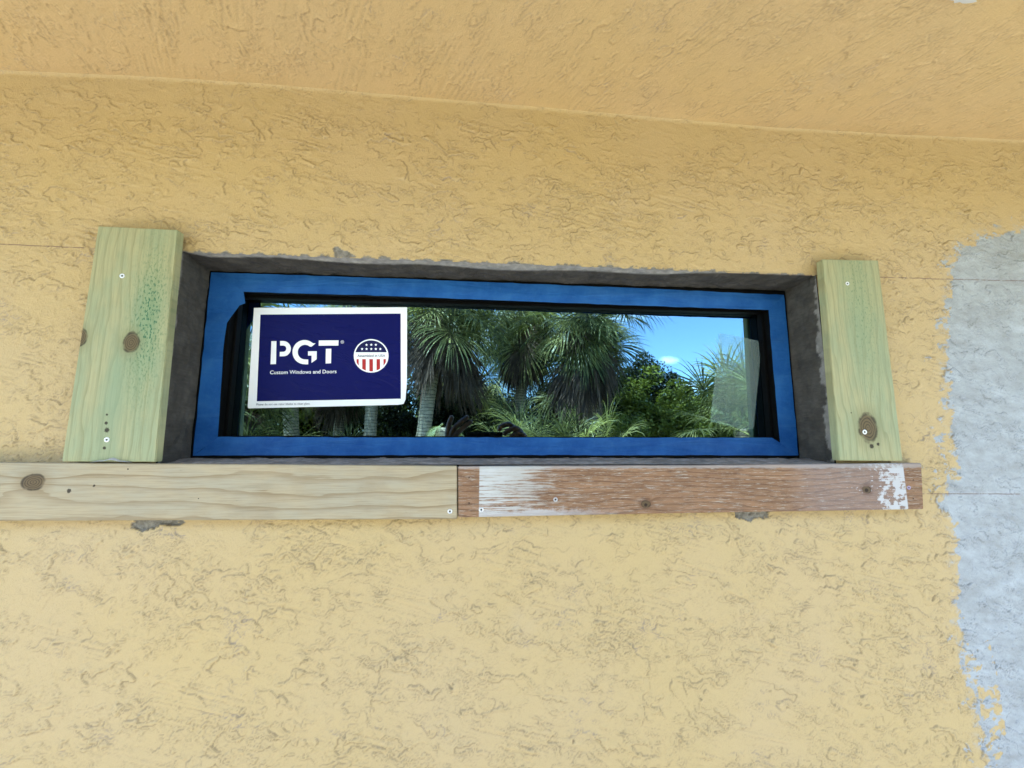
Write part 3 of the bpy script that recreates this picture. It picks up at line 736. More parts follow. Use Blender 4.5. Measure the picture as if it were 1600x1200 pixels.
def fn_left(loc):
    k1, k2 = loc(205, 535), loc(125, 527)
    sp_ = [(*loc(167, 672), 0.0045), (*loc(163, 700), 0.003), (*loc(166, 661), 0.003), (*loc(167, 648), 0.002)]
    g1, g2 = loc(232, 500), loc(180, 620); g3 = loc(248, 600)
    def ex(nt, c, x, y, z, oc, r, fib):
        def gs(g, sx, sz): return (0 - (((x - g[0]) / sx).pow(2.0) + ((z - g[1]) / sz).pow(2.0))).exp()
        m = gs(g1, 0.024, 0.11)
        spk = nt.smooth(nt.noise(nt.vec(x * 330, y, z * 150), 1.0, 3, 0.6), 0.50, 0.62)
        c = nt.mix(gs(g2, 0.022, 0.10) * 0.6, c, (0.19, 0.28, 0.175, 1))
        c = nt.mix((m * 0.6).clamp(), c, (0.13, 0.25, 0.13, 1))
        return nt.mix((m * spk * 1.1).clamp(), c, (0.03, 0.12, 0.06, 1))
    return m_wood('treated_pine_left', 'z', GREEN, [(*k1, 0.012, 1.0), (*k2, 0.011, 0.9)], sp_, 66, 3.0, ex)
def fn_right(loc):
    k1 = loc(1356, 668); g1 = loc(1345, 470); 
    sp_ = [(*loc(1362, 697), 0.005), (*loc(1372, 694), 0.0035), (*loc(1330, 645), 0.0015)]
    def ex(nt, c, x, y, z, oc, r, fib):
        m = (0 - (((x - g1[0] - (z - g1[1]) * -0.02) / 0.03).pow(2.0) + ((z - g1[1]) / 0.16).pow(2.0))).exp()
        spk = nt.smooth(nt.noise(nt.vec(x * 330, y, z * 150), 1.0, 3, 0.6), 0.54, 0.66)
        c = nt.mix(m * 0.45, c, (0.19, 0.28, 0.16, 1))
        return nt.mix((m * spk * 0.7).clamp(), c, (0.07, 0.15, 0.08, 1))
    return m_wood('treated_pine_right', 'z', GREEN, [(*k1, 0.019, 1.2)], sp_, 72, 9.0, ex)
def fn_sill(loc):
    k1 = loc(52, 753)
    return m_wood('pale_pine', 'x', TAN, [(*k1, 0.0125, 1.2)], [(*loc(108, 767), 0.0038), (*loc(147, 759), 0.0022), (*loc(200, 733), 0.0014), (*loc(310, 779), 0.001)], 40, 5.0)
def fn_worn(loc):
    xa, xb, xc, xd = loc(749, 760)[0], loc(830, 760)[0], loc(1330, 760)[0], loc(1415, 760)[0]
    xm0, xm1 = loc(1000, 760)[0], loc(1260, 760)[0]
    zt = loc(1000, 730)[1]
    def ex(nt, c, x, y, z, oc, r, fib):
        streak = nt.noise(nt.vec(x * 13 + z * 6, y, z * 300), 1.0, 5, 0.7)       # paint left in the grain
        fine = nt.noise(nt.vec(x * 34 + z * 8, y, z * 560), 1.0, 5, 0.75)
        c = nt.mix(nt.smooth(fine, 0.53, 0.64) * 0.85 * nt.smooth(nt.noise(oc, 14, 4, 0.6), 0.25, 0.5), c, (0.40, 0.37, 0.31, 1))
        dkst = nt.smooth(nt.noise(nt.vec(x * 45, y + 3, z * 330), 1.0, 3, 0.6), 0.57, 0.64)
        c = nt.mix(dkst * 0.45, c, (0.075, 0.04, 0.025, 1))
        gl = (1 - nt.smooth(x, xa, xm0)) ; pc = (0.42, 0.41, 0.37, 1)
        end = 1 - nt.smooth(x, xa - 0.001, xa + 0.001); end2 = nt.smooth(x, xd - 0.001, xd + 0.001)
        inner = (1 - end) * (1 - end2)
        wash = nt.smooth(streak * 0.75 + nt.noise(oc, 16, 5, 0.7) * 0.5 + (streak - 0.5) * 0.8 + gl * (0.42 + (z - zt * 0.5) * 3.0), 0.84, 1.12) * (0.55 + 0.35 * gl)
        solid = (1 - nt.smooth(x + (streak - 0.5) * 0.16 + (nt.noise(oc, 22, 5, 0.7) - 0.5) * 0.14, xa - 0.02, xb + 0.03))
        c = nt.mix((wash * inner).clamp(), c, pc)
        grey = nt.smooth(x, xm1 - 0.05, xm1 + 0.03) * 0.4
        c = nt.mix(grey * inner * (0.4 + nt.noise(oc, 300, 3) * 0.8), c, (0.25, 0.22, 0.225, 1))
        c = nt.mix((solid * inner * nt.smooth(streak * 1.4 + fine * 0.8, 0.98, 1.22)).clamp(), c, (0.50, 0.50, 0.48, 1))
        lowz = 1 - nt.smooth(z + (nt.noise(nt.vec(x, y, z), 55, 5, 0.7) - 0.5) * 0.03, 0.006, 0.016)
        c = nt.mix(lowz * (1 - nt.smooth(x, xb, xm0)) * inner * 0.7, c, (0.44, 0.43, 0.42, 1))
        flk = nt.smooth(nt.noise(oc, 60, 6, 0.7) * 0.85 + (streak - 0.5) * 0.4 + nt.smooth(x, xc - 0.03, xd) * 0.24, 0.60, 0.64) * nt.smooth(x, xc - 0.05, xc - 0.02)
        c = nt.mix(flk * inner * 0.92, c, (0.49, 0.49, 0.49, 1))
        top = nt.smooth(z + (nt.noise(oc, 60, 4) - 0.5) * 0.008, zt - 0.004, zt)
        return nt.mix(top * 0.5, c, (0.36, 0.35, 0.34, 1))
    return m_wood('weathered_board', 'x', [(0.29, 0.160, 0.085), (0.22, 0.118, 0.062), (0.10, 0.05, 0.027)],
                  [(*loc(1009, 788), 0.0062, 0.8), (*loc(1354, 765), 0.0062, 0.8)], [(*loc(1009, 789), 0.0035), (*loc(1354, 766), 0.004), (*loc(1427, 750), 0.0016), (*loc(1427, 779), 0.0016), (*loc(733, 746), 0.0015), (*loc(733, 786), 0.0015)], 90, 1.0, ex)
bl = board('side_board', [(153, 353), (215, 356), (278, 359), (242.5, 721.5), (170, 721.3), (96, 721)], 0.0172, fn_left, 'green treated pine board with two knots, screwed upright left of the window', group='upright boards beside the window')
screw(bl, 191, 431, Y_BOARD); screw(bl, 167, 687, Y_BOARD)
br_ = board('side_board', [(1285, 404.8), (1325, 406), (1372.5, 406.5), (1411, 720.2), (1360, 720), (1311.5, 719.5)], 0.0172, fn_right, 'green treated pine board with one large low knot, screwed upright right of the window', group='upright boards beside the window')
screw(br_, 1324, 443, Y_BOARD, 0.004); screw(br_, 1351, 675, Y_BOARD, 0.0046)
YB2 = Y_BOARD - 0.0012
s1 = board('sill_board', [(-170, 721), (0, 722.5), (360, 725.5), (714, 728), (714.2, 811), (350, 812.8), (0, 814), (-170, 816)], 0.0188, fn_sill, 'pale pine board with a dark knot, running under the window from the left', group='boards under the window', y0=YB2)
screw(s1, 703, 799, YB2)
s2 = board('sill_board', [(715.6, 728.6), (1080, 727), (1440, 723.5), (1443.5, 795.5), (1080, 801.5), (716, 808.5)], 0.0188, fn_worn, 'weathered brown board with peeling white paint under the right half of the window', group='boards under the window', y0=YB2)
screw(s2, 752, 796.5, YB2, 0.0042); 
MAT_PAINTED_SCREW = flat('painted_over_screw', (0.42, 0.40, 0.38), 0.7)
screw(s2, 868, 780.5, YB2, 0.004, MAT_PAINTED_SCREW); screw(s2, 1417 + 3, 762, YB2, 0.0036, flat('purple_screw', (0.35, 0.28, 0.42), 0.35, 0.5, 0.6))
# lump of filler at the foot of the left board
cx, cz = xz(174, 722, Y_BOARD); bm = bmesh.new(); nU, nV = 22, 8
gr = []
for j in range(nV):
    row = []
    for i in range(nU):
        u = i / (nU - 1) * 2 - 1; v = j / (nV - 1)
        hgt = 0.0062 * max(0, 1 - abs(u) ** 1.5) * (1 + 0.25 * math.sin(u * 7 + 1)) * math.sin(math.pi * min(1, 0.12 + 0.88 * v)) ** 0.7
        row.append(bm.verts.new((cx + u * 0.029, Y_BOARD - 0.001 + 0.010 * v - 0.0032 * (1 - v), cz - 0.0003 + hgt)))
    gr.append(row)
for j in range(nV - 1):
    for i in range(nU - 1): bm.faces.new((gr[j][i], gr[j][i + 1], gr[j + 1][i + 1], gr[j + 1][i]))
for v in bm.verts: v.co -= Vector((cx, Y_BOARD, cz))
o = bm_obj('filler_lump', bm, flat('pale_filler', (0.42, 0.42, 0.40), 0.85), loc=(cx, Y_BOARD - 0.0008, cz), smooth=True)
tag(o, 'small white lump of filler at the foot of the left upright board', 'filler')

# ------------------------------------------------------------------ garden: ground
def m_ground():
    def f(nt, p, oc, out):
        n = nt.noise(oc, 0.5, 5, 0.6); g = nt.noise(oc, 30, 4, 0.7)
        c = nt.ramp(n * 0.6 + g * 0.4, [(0.35, (0.30, 0.29, 0.25)), (0.5, (0.19, 0.20, 0.14)), (0.65, (0.10, 0.13, 0.06))])
        nt.set(p.inputs['Base Color'], c); p.inputs['Roughness'].default_value = 0.95
        nt.set(p.inputs['Normal'], nt.bump(g, 0.05, 0.6))
    return mat('sandy_lawn', f)
bm = bmesh.new(); S = 900
vs = [bm.verts.new(p) for p in ((-S, -S, 0), (S, -S, 0), (S, S, 0), (-S, S, 0))]; bm.faces.new(vs)
tag(bm_obj('ground', bm, m_ground()), kind='structure')
def m_slab():
    def f(nt, p, oc, out):
        nt.set(p.inputs['Base Color'], nt.ramp(nt.noise(oc, 6, 6, 0.6), [(0.3, (0.34, 0.34, 0.33)), (0.7, (0.46, 0.46, 0.45))])); p.inputs['Roughness'].default_value = 0.9
    return mat('concrete_path', f)
tag(box('path', -4.6, 5.2, -2.6, -0.01, 0.004, 0.06, m_slab()), kind='structure')

# ------------------------------------------------------------------ garden: palms
def m_leaf(name, c0, c1, trans=0.35, rough=0.42):
    def f(nt, p, oc, out):
        oi = nt.node('ShaderNodeObjectInfo'); r = E_(nt, oi.outputs['Random'])
        n = nt.noise(oc, 7, 4, 0.7); x, y, z = nt.xyz(oc)
        c = nt.mix((nt.smooth(n, 0.35, 0.7) * 0.7 + r * 0.5 - 0.15).clamp(), (*c0, 1), (*c1, 1))
        nt.set(p.inputs['Base Color'], c); p.inputs['Roughness'].default_value = rough; p.inputs['Specular IOR Level'].default_value = 0.22
        t = nt.node('ShaderNodeBsdfTranslucent'); nt.set(t.inputs[0], nt.mix(1.0, c, (1.3, 1.4, 0.7, 1), 'MULTIPLY'))
        m = nt.node('ShaderNodeMixShader'); m.inputs[0].default_value = trans
        nt.l.new(p.outputs[0], m.inputs[1]); nt.l.new(t.outputs[0], m.inputs[2]); nt.l.new(m.outputs[0], out.inputs[0])
    return mat(name, f)
LEAF_G = m_leaf('palm_green', (0.022, 0.027, 0.008), (0.30, 0.29, 0.09), 0.14, 0.33)
LEAF_Y = m_leaf('palm_yellow_green', (0.20, 0.19, 0.05), (0.75, 0.66, 0.28), 0.25, 0.33)
LEAF_D = m_leaf('palm_dead', (0.095, 0.055, 0.034), (0.27, 0.165, 0.11), 0.1, 0.7)
def m_trunk():
    def f(nt, p, oc, out):
        x, y, z = nt.xyz(oc)
        rg = (z * 15 + nt.noise(oc, 5, 3) * 1.2).frac()
        c = nt.ramp(nt.noise(nt.vec(x * 6, y * 6, z * 30), 1.0, 5, 0.7), [(0.3, (0.32, 0.225, 0.14)), (0.7, (0.80, 0.62, 0.42))])
        c = nt.mix(nt.smooth(rg, 0.75, 0.95), c, (0.07, 0.05, 0.035, 1))
        nt.set(p.inputs['Base Color'], c); p.inputs['Roughness'].default_value = 0.9
        nt.set(p.inputs['Normal'], nt.bump(rg * 0.5 + nt.noise(oc, 40, 4), 0.03, 0.8))
    return mat('palm_bark', f)
BARK = m_trunk()
def frond_mesh(name, elev, lp, L, nseg, dead=False, seed=0, material=None, spread=135):
    """a fan leaf on its stalk, leaving the origin towards +x at this elevation and sagging under its own weight"""
    r = random.Random(seed); V = []; F = []
    e = math.radians(elev); pos = Vector((0, 0, 0)); d = Vector((math.cos(e), 0, math.sin(e)))
    stalk = [pos.copy()]; k = 6
    for i in range(k):
        d = (d + Vector((0, 0, -0.035 - 0.02 * abs(math.cos(e))))).normalized(); pos = pos + d * lp / k; stalk.append(pos.copy())
    w = 0.016
    for i, p in enumerate(stalk):
        ww = w * (1.5 - 0.9 * i / k); V += [p + Vector((0, ww, 0)), p + Vector((0, 0, ww * 0.7)), p + Vector((0, -ww, 0)), p - Vector((0, 0, ww * 0.7))]
    for i in range(k):
        for j in range(4): F.append((i * 4 + j, i * 4 + (j + 1) % 4, i * 4 + 4 + (j + 1) % 4, i * 4 + 4 + j))
    hub = stalk[-1]; side = Vector((0, 1, 0)); nrm = d.cross(side).normalized() * -1
    if nrm.z < 0: nrm = -nrm
    for s in range(nseg):
        t = s / (nseg - 1) * 2 - 1; phi = math.radians(t * spread + r.uniform(-2, 2))
        if dead: phi *= 0.45
        Ls = L * (1 - 0.28 * abs(t) ** 1.6) * r.uniform(0.88, 1.05)
        dir_ = (d * math.cos(phi) + side * math.sin(phi)).normalized()
        fold = 0.30 * (1 - abs(t)) ; dir_ = (dir_ + nrm * (0.10 + 0.22 * abs(math.sin(phi)))).normalized()   # the fan is cupped
        wd = L * 2.0 * math.radians(spread) / nseg * 0.27
        across = (nrm.cross(dir_)).normalized()
        roll = r.uniform(-0.5, 0.5); across = (across + nrm * roll).normalized()
        p = hub + d * (0.10 * L * (1 - abs(t))); dd = dir_.copy(); b = len(V)
        steps = [(0.0, 0.22), (0.38, 1.0), (0.62, 0.8), (0.82, 0.42), (1.0, 0.03)]
        last = 0; sag = r.uniform(0.5, 1.15) * (1.6 if dead else 1.0)
        for (q, wf) in steps:
            dq = q - last; last = q
            dd = (dd + Vector((r.uniform(-.06, .06), r.uniform(-.06, .06), -sag * dq * (0.3 + 2.6 * q * q)))).normalized()
            p = p + dd * dq * Ls
            ac = (across - dd * across.dot(dd)).normalized(); V += [p + ac * wd * wf * 0.5, p - ac * wd * wf * 0.5]
        for i in range(len(steps) - 1): F.append((b + 2 * i, b + 2 * i + 1, b + 2 * i + 3, b + 2 * i + 2))
    me = pydata(name, V, F); me.materials.append(material); return me
FR = {}
for i, el in enumerate((72, 48, 25, 2, -22, -48, -68)):
    FR[el] = [frond_mesh('frond', el, 0.95, 0.95, 54, False, 10 * i + s, (LEAF_G, LEAF_G, LEAF_Y)[s]) for s in range(3)] if el > -30 else [frond_mesh('frond', el, 0.95, 0.95, 54, False, 10 * i + s, (LEAF_G, LEAF_Y, LEAF_D)[s]) for s in range(3)]
FS = {el: [frond_mesh('frond', el, 0.4, 0.95, 54, False, 500 + s, (LEAF_G, LEAF_Y)[s]) for s in range(2)] for el in (-15, -40, -62)}
FD = [frond_mesh('dead_frond', -72 - 5 * s, 0.6, 1.0, 40, True, 100 + s, LEAF_D) for s in range(3)]
FP = {el: [frond_mesh('frond', el, 0.75, 0.70, 46, False, 300 + el + s, (LEAF_G, LEAF_Y)[s], 125) for s in range(2)] for el in (78, 58, 35, 10)}
FDROOP = frond_mesh('frond', -25, 0.12, 0.75, 26, False, 909, m_leaf('palm_pale', (0.35, 0.38, 0.16), (0.75, 0.72, 0.45), 0.3, 0.33), 70)
def trunk_mesh(base, crown, bend, r0, r1, seed):
    r = random.Random(seed); H = crown.z - base.z; n = max(8, int(H / 0.075)); m = 14; V = []; F = []
    for i in range(n + 1):
        s = i / n; c = base.lerp(crown, s) + bend * math.sin(math.pi * s) - base
        rad = r0 + (r1 - r0) * s; rad *= 1.0 + 0.055 * (i % 2) + r.uniform(-.02, .02)
        if s > 0.8: rad *= 1 + 0.35 * (s - 0.8) / 0.2
        for j in range(m):
            a = j / m * 6.2832; q = rad * (1 + r.uniform(-.04, .04)); V.append((c.x + q * math.cos(a), c.y + q * math.sin(a), c.z))
    for i in range(n):
        for j in range(m): F.append((i * m + j, i * m + (j + 1) % m, (i + 1) * m + (j + 1) % m, (i + 1) * m + j))
    F.append(tuple(range(n * m, n * m + m)))
    return pydata('trunk', V, F)
def boot_mesh():
    V = [(0, -.05, 0), (0, .05, 0), (.14, .025, .22), (.14, -.025, .22), (-.02, 0, .05), (.11, 0, .24)]
    return pydata('leaf_boot', V, [(0, 1, 2, 3), (0, 4, 5, 3), (1, 4, 5, 2), (3, 5, 2)])
BOOT = boot_mesh(); BOOT.materials.append(LEAF_D)
def leaf_at(name, me, parent, loc, az, sc_=1.0, tilt=0.0):
    o = bpy.data.objects.new(name, me); COL.objects.link(o); o.parent = parent; o.location = loc; o.rotation_euler = (tilt, 0, az); o.scale = (sc_,) * 3; return o
def palm(base_px, crown_px, t, label, nf=30, nd=14, size=1.0, bend=(0, 0, 0), seed=0, boots=10, r0=0.15, tc=None, group='tall cabbage palms in the garden', skirt=1.0, low=True):
    r = random.Random(seed)
    b = beyond(*base_px, t); b.z = 0; c = beyond(*crown_px, tc or t)
    root = empty('palm_tree', b); tag(root, label, 'palm tree', group)
    o = mesh_obj('trunk', trunk_mesh(b, c, Vector(bend), r0, r0 * 0.85, seed), BARK, root, smooth=True)
    cl_ = c - b
    for i in range(boots):
        a = i * 2.4 + seed; z = -0.25 - 0.07 * i
        leaf_at('leaf_boot', BOOT, root, cl_ + Vector((r0 * 0.9 * math.cos(a), r0 * 0.9 * math.sin(a), z)), a, 1.0)
    els = sorted(FR.keys(), reverse=True)
    for i in range(nf):
        s = (i + 0.5) / nf; ei = min(len(els) - 1, int(s ** 0.85 * (len(els) if low else len(els) - 1.5)))
        az = i * 2.39996 + r.uniform(-.6, .6) + seed
        leaf_at('frond', r.choice(FR[els[ei]]), root, cl_ + Vector((0.06 * math.cos(az), 0.06 * math.sin(az), 0.15 - 0.35 * s)), az, size * r.uniform(0.66, 1.2), r.uniform(-.5, .5))
    for i in range(int(nf * 0.6)):
        az = i * 2.39996 + 0.7 + r.uniform(-.7, .7)
        leaf_at('frond', r.choice(FS[(-15, -40, -62)[i % 3]]), root, cl_ + Vector((0.08 * math.cos(az), 0.08 * math.sin(az), 0.1 - 0.6 * r.random())), az, size * r.uniform(0.65, 1.2), r.uniform(-.5, .5))
    for i in range(nd):
        az = i * 2.39996 + 1.1 + r.uniform(-.3, .3)
        leaf_at('dead_frond', r.choice(FD), root, cl_ + Vector((0.1 * math.cos(az), 0.1 * math.sin(az), -0.1 - 0.35 * r.random() * skirt)), az, size * r.uniform(0.55, 1.3), r.uniform(-.35, .35))
    return root
def palmetto(px, t, z, label, n=14, size=1.0, seed=0, group='low fan palms under the tall palms', elmin=0):
    r = random.Random(seed); b = beyond(px, 690, t); b.z = 0
    root = empty('fan_palm', b); tag(root, label, 'fan palm', group)
    V = trunk_mesh(b, b + Vector((0.1, 0, max(0.25, z))), Vector((0.05, 0, 0)), 0.11, 0.10, seed); mesh_obj('trunk', V, BARK, root, smooth=True)
    ks = list(FP.keys())
    for i in range(n):
        az = i * 2.39996 + r.uniform(-.3, .3) + seed; el = ks[min(3, int((i / n) ** 1.0 * 4))]
        leaf_at('frond', r.choice(FP[el]), root, Vector((0.1 + 0.05 * math.cos(az), 0.05 * math.sin(az), max(0.2, z) + r.uniform(-.1, .1))), az, size * r.uniform(0.8, 1.15), r.uniform(-.2, .2))
    return root
palm((655, 683), (697, 464), 8.5, 'tall palm with a ribbed leaning trunk just right of the blue sticker', 34, 22, 1.0, (-0.12, 0, 0.0), 1, 14, 0.145, skirt=1.4)
palm((578, 683), (588, 455), 9.5, 'palm whose slim pale trunk shows below the right end of the blue sticker', 26, 10, 1.0, (0, 0, 0), 2, 8, 0.14)
palm((470, 683), (452, 500), 10.0, 'palm whose dark trunk shows below the left half of the blue sticker', 26, 10, 1.0, (0, 0, 0), 3, 8, 0.17)
palm((808, 683), (818, 468), 10.5, 'palm with a shaggy hanging crown at the middle of the glass, trunk hidden', 34, 28, 1.1, (0, 0, 0), 4, 10, 0.14, skirt=2.0)
palm((940, 683), (912, 478), 8.3, 'palm with bright fans and a long grey skirt, beside the open sky', 40, 34, 0.97, (0, 0, 0), 5, 10, 0.15, skirt=2.8)
palm((740, 683), (748, 600), 13.5, 'smaller palm seen between the leaning trunk and the middle palm', 24, 8, 1.0, (0, 0, 0), 6, 4, 0.14)
palm((870, 683), (872, 600), 14.0, 'smaller distant palm under the crown of the middle palm', 22, 12, 1.0, (0, 0, 0), 7, 4, 0.14)
palm((380, 683), (372, 560), 8.0, 'palm at the far left of the glass beside the sticker', 28, 8, 1.0, (0, 0, 0), 8, 4, 0.14)
palm((528, 683), (535, 560), 12.0, 'palm behind the sticker with only its lowest fans showing under it', 22, 10, 1.0, (0, 0, 0), 9, 4, 0.14)
palmetto(855, 6.8, 1.45, 'low fan palm with upright leaves at the bottom middle of the glass', 16, 1.0, 1)
palmetto(915, 7.4, 1.4, 'low fan palm in front of the long grey skirt', 15, 1.0, 2)
palmetto(800, 8.0, 1.5, 'low fan palm left of the bottom middle of the glass', 14, 1.0, 3)
palm((700, 683), (716, 575), 11.0, 'slim young palm just right of the leaning trunk', 18, 8, 0.8, (0, 0, 0), 12, 26, 0.12)
lowp = palmetto(684, 6.2, 2.28, 'low fan palm with pale drooping leaves beside the leaning trunk', 4, 0.42, 4)
for ch in lowp.children:
    if ch.name.startswith('frond'): ch.data = FDROOP
palmetto(1150, 7.6, 2.35, 'fan palm behind the see-through label at the right', 18, 1.1, 5)
palmetto(1185, 7.0, 2.1, 'fan palm at the right edge of the glass', 14, 1.0, 6)
palmetto(620, 9.8, 1.35, 'low fan palm between the two pale trunks', 12, 0.9, 7)
palmetto(400, 7.8, 1.35, 'low fan palm under the left part of the sticker', 14, 1.0, 8)
palmetto(530, 9.8, 1.3, 'low fan palm under the middle of the sticker', 12, 1.0, 9)

# ------------------------------------------------------------------ garden: broadleaved shrubs and trees
LEAF_B = m_leaf('broad_leaf', (0.022, 0.032, 0.007), (0.42, 0.42, 0.08), 0.22, 0.35)
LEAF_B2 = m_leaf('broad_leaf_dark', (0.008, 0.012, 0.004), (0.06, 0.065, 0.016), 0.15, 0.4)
def crown_mesh(name, rx, ry, rz, nclump, nleaf, lsize, seed, material):
    r = np.random.default_rng(seed); V = []; cs = []
    for k in range(nclump):
        v = r.standard_normal(3); v /= np.linalg.norm(v); q = r.uniform(0.35, 1.0) ** 0.5
        cs.append(v * q * [rx, ry, rz] * r.uniform(0.8, 1.08))
    cs = np.array(cs); which = r.integers(0, nclump, nleaf); cr = r.uniform(0.16, 0.34, nclump) * min(rx, rz)
    d = r.standard_normal((nleaf, 3)); d /= np.linalg.norm(d, axis=1)[:, None]
    P = cs[which] + d * (cr[which] * r.uniform(0.3, 1, nleaf) ** 0.5)[:, None]
    ax = r.standard_normal((nleaf, 3)); ax[:, 2] *= 0.6; ax /= np.linalg.norm(ax, axis=1)[:, None]
    up = d * 0.6 + [0, 0, 0.9] + r.standard_normal((nleaf, 3)) * 0.35; sd_ = np.cross(ax, up); sd_ /= np.linalg.norm(sd_, axis=1)[:, None]
    ls = lsize * r.uniform(0.6, 1.25, nleaf)[:, None]
    A = P - ax * ls * 0.5; B = P + sd_ * ls * 0.27 ; C = P + ax * ls * 0.5 - np.array([0, 0, 1]) * ls * 0.12; Dd = P - sd_ * ls * 0.27
    co = np.stack([A, B, C, Dd], 1).reshape(-1, 3); q = np.arange(nleaf * 4).reshape(-1, 4)
    me = grid_mesh(name, co, q, {}); me.polygons.foreach_set('use_smooth', np.zeros(nleaf, bool)); me.materials.append(material); return me
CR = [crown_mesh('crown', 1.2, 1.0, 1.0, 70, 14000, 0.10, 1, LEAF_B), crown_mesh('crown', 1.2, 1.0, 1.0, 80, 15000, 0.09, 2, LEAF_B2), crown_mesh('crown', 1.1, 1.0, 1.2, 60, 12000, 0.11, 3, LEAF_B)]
def limb_mesh(H, rx, seed):
    r = random.Random(seed); V = []; F = []
    def tube(pts, rads):
        b = len(V); m = 7
        for p, q in zip(pts, rads):
            for j in range(m): a = j / m * 6.2832; V.append((p.x + q * math.cos(a), p.y + q * math.sin(a), p.z + 0.3 * q * math.sin(a * 2)))
        for i in range(len(pts) - 1):
            for j in range(m): F.append((b + i * m + j, b + i * m + (j + 1) % m, b + (i + 1) * m + (j + 1) % m, b + (i + 1) * m + j))
    tube([Vector((0, 0, H * s)) + Vector((0.06 * math.sin(5 * s + seed), 0.05 * math.cos(4 * s), 0)) for s in (0, .2, .4, .6, .8, 1)], [0.11, 0.09, 0.08, 0.06, 0.05, 0.02])
    for k in range(8):
        a = k * 2.4 + r.random(); z0 = H * r.uniform(0.3, 0.75); L = rx * r.uniform(0.6, 0.95)
        tube([Vector((math.cos(a) * L * s, math.sin(a) * L * s, z0 + L * 0.9 * s)) for s in (0, .35, .7, 1)], [0.045, 0.035, 0.022, 0.008])
    return pydata('trunk', V, F)
LIMB = limb_mesh(2.6, 1.0, 4); LIMB.materials.append(BARK)
def bush(px, py, t, s, k, label, sz=1.0, group='leafy shrubs and trees behind the palms', cat='shrub', name='leafy_shrub'):
    c = beyond(px, py, t); b = Vector((c.x, c.y, 0)); root = empty(name, b); tag(root, label, cat, group)
    tr = bpy.data.objects.new('trunk', LIMB); COL.objects.link(tr); tr.parent = root; tr.scale = (s, s, c.z / 2.6)
    cr = bpy.data.objects.new('crown', CR[k]); COL.objects.link(cr); cr.parent = root; cr.location = (0, 0, c.z); cr.scale = (s, s, s * sz); cr.rotation_euler = (0, 0, px * 0.37)
    return root
bush(1030, 650, 10.0, 1.0, 0, 'bright green shrub below the open sky, right of the long skirted palm', 0.95)
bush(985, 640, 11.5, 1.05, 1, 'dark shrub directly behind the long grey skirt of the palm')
bush(1085, 655, 11.0, 0.95, 0, 'bright shrub between the open sky and the see-through label', 0.8)
bush(1010, 606, 12.5, 0.95, 1, 'dark small tree just right of the skirted palm, rising into the sky', 1.0, cat='tree', name='small_tree')
bush(1140, 665, 12.0, 1.1, 2, 'shrub low behind the see-through label', 0.9)
bush(1200, 650, 11.0, 1.2, 0, 'shrub at the far right edge of the glass')
bush(950, 675, 8.8, 0.75, 0, 'low green shrub at the foot of the skirted palm')
bush(905, 668, 12.5, 1.1, 1, 'dark shrub behind the low fan palms')
bush(1222, 468, 9.0, 0.95, 2, 'tree whose leafy twigs reach into the top right corner of the glass', 1.0, cat='tree', name='small_tree')
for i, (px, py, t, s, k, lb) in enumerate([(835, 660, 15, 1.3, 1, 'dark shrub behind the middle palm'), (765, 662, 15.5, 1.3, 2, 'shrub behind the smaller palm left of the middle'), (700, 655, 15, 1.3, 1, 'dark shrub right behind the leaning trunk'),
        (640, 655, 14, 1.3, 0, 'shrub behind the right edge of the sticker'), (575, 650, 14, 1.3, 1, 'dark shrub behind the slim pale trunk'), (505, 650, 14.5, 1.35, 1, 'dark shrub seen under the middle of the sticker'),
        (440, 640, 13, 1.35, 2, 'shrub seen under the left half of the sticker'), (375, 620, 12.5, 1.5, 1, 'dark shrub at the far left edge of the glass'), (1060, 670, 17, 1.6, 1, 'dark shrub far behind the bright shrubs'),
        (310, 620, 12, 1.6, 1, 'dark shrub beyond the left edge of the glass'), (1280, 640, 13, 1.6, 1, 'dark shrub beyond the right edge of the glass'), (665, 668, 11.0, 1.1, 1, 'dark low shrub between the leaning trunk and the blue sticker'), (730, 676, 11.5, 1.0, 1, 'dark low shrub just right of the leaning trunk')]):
    bush(px, py, t, s, k, lb)

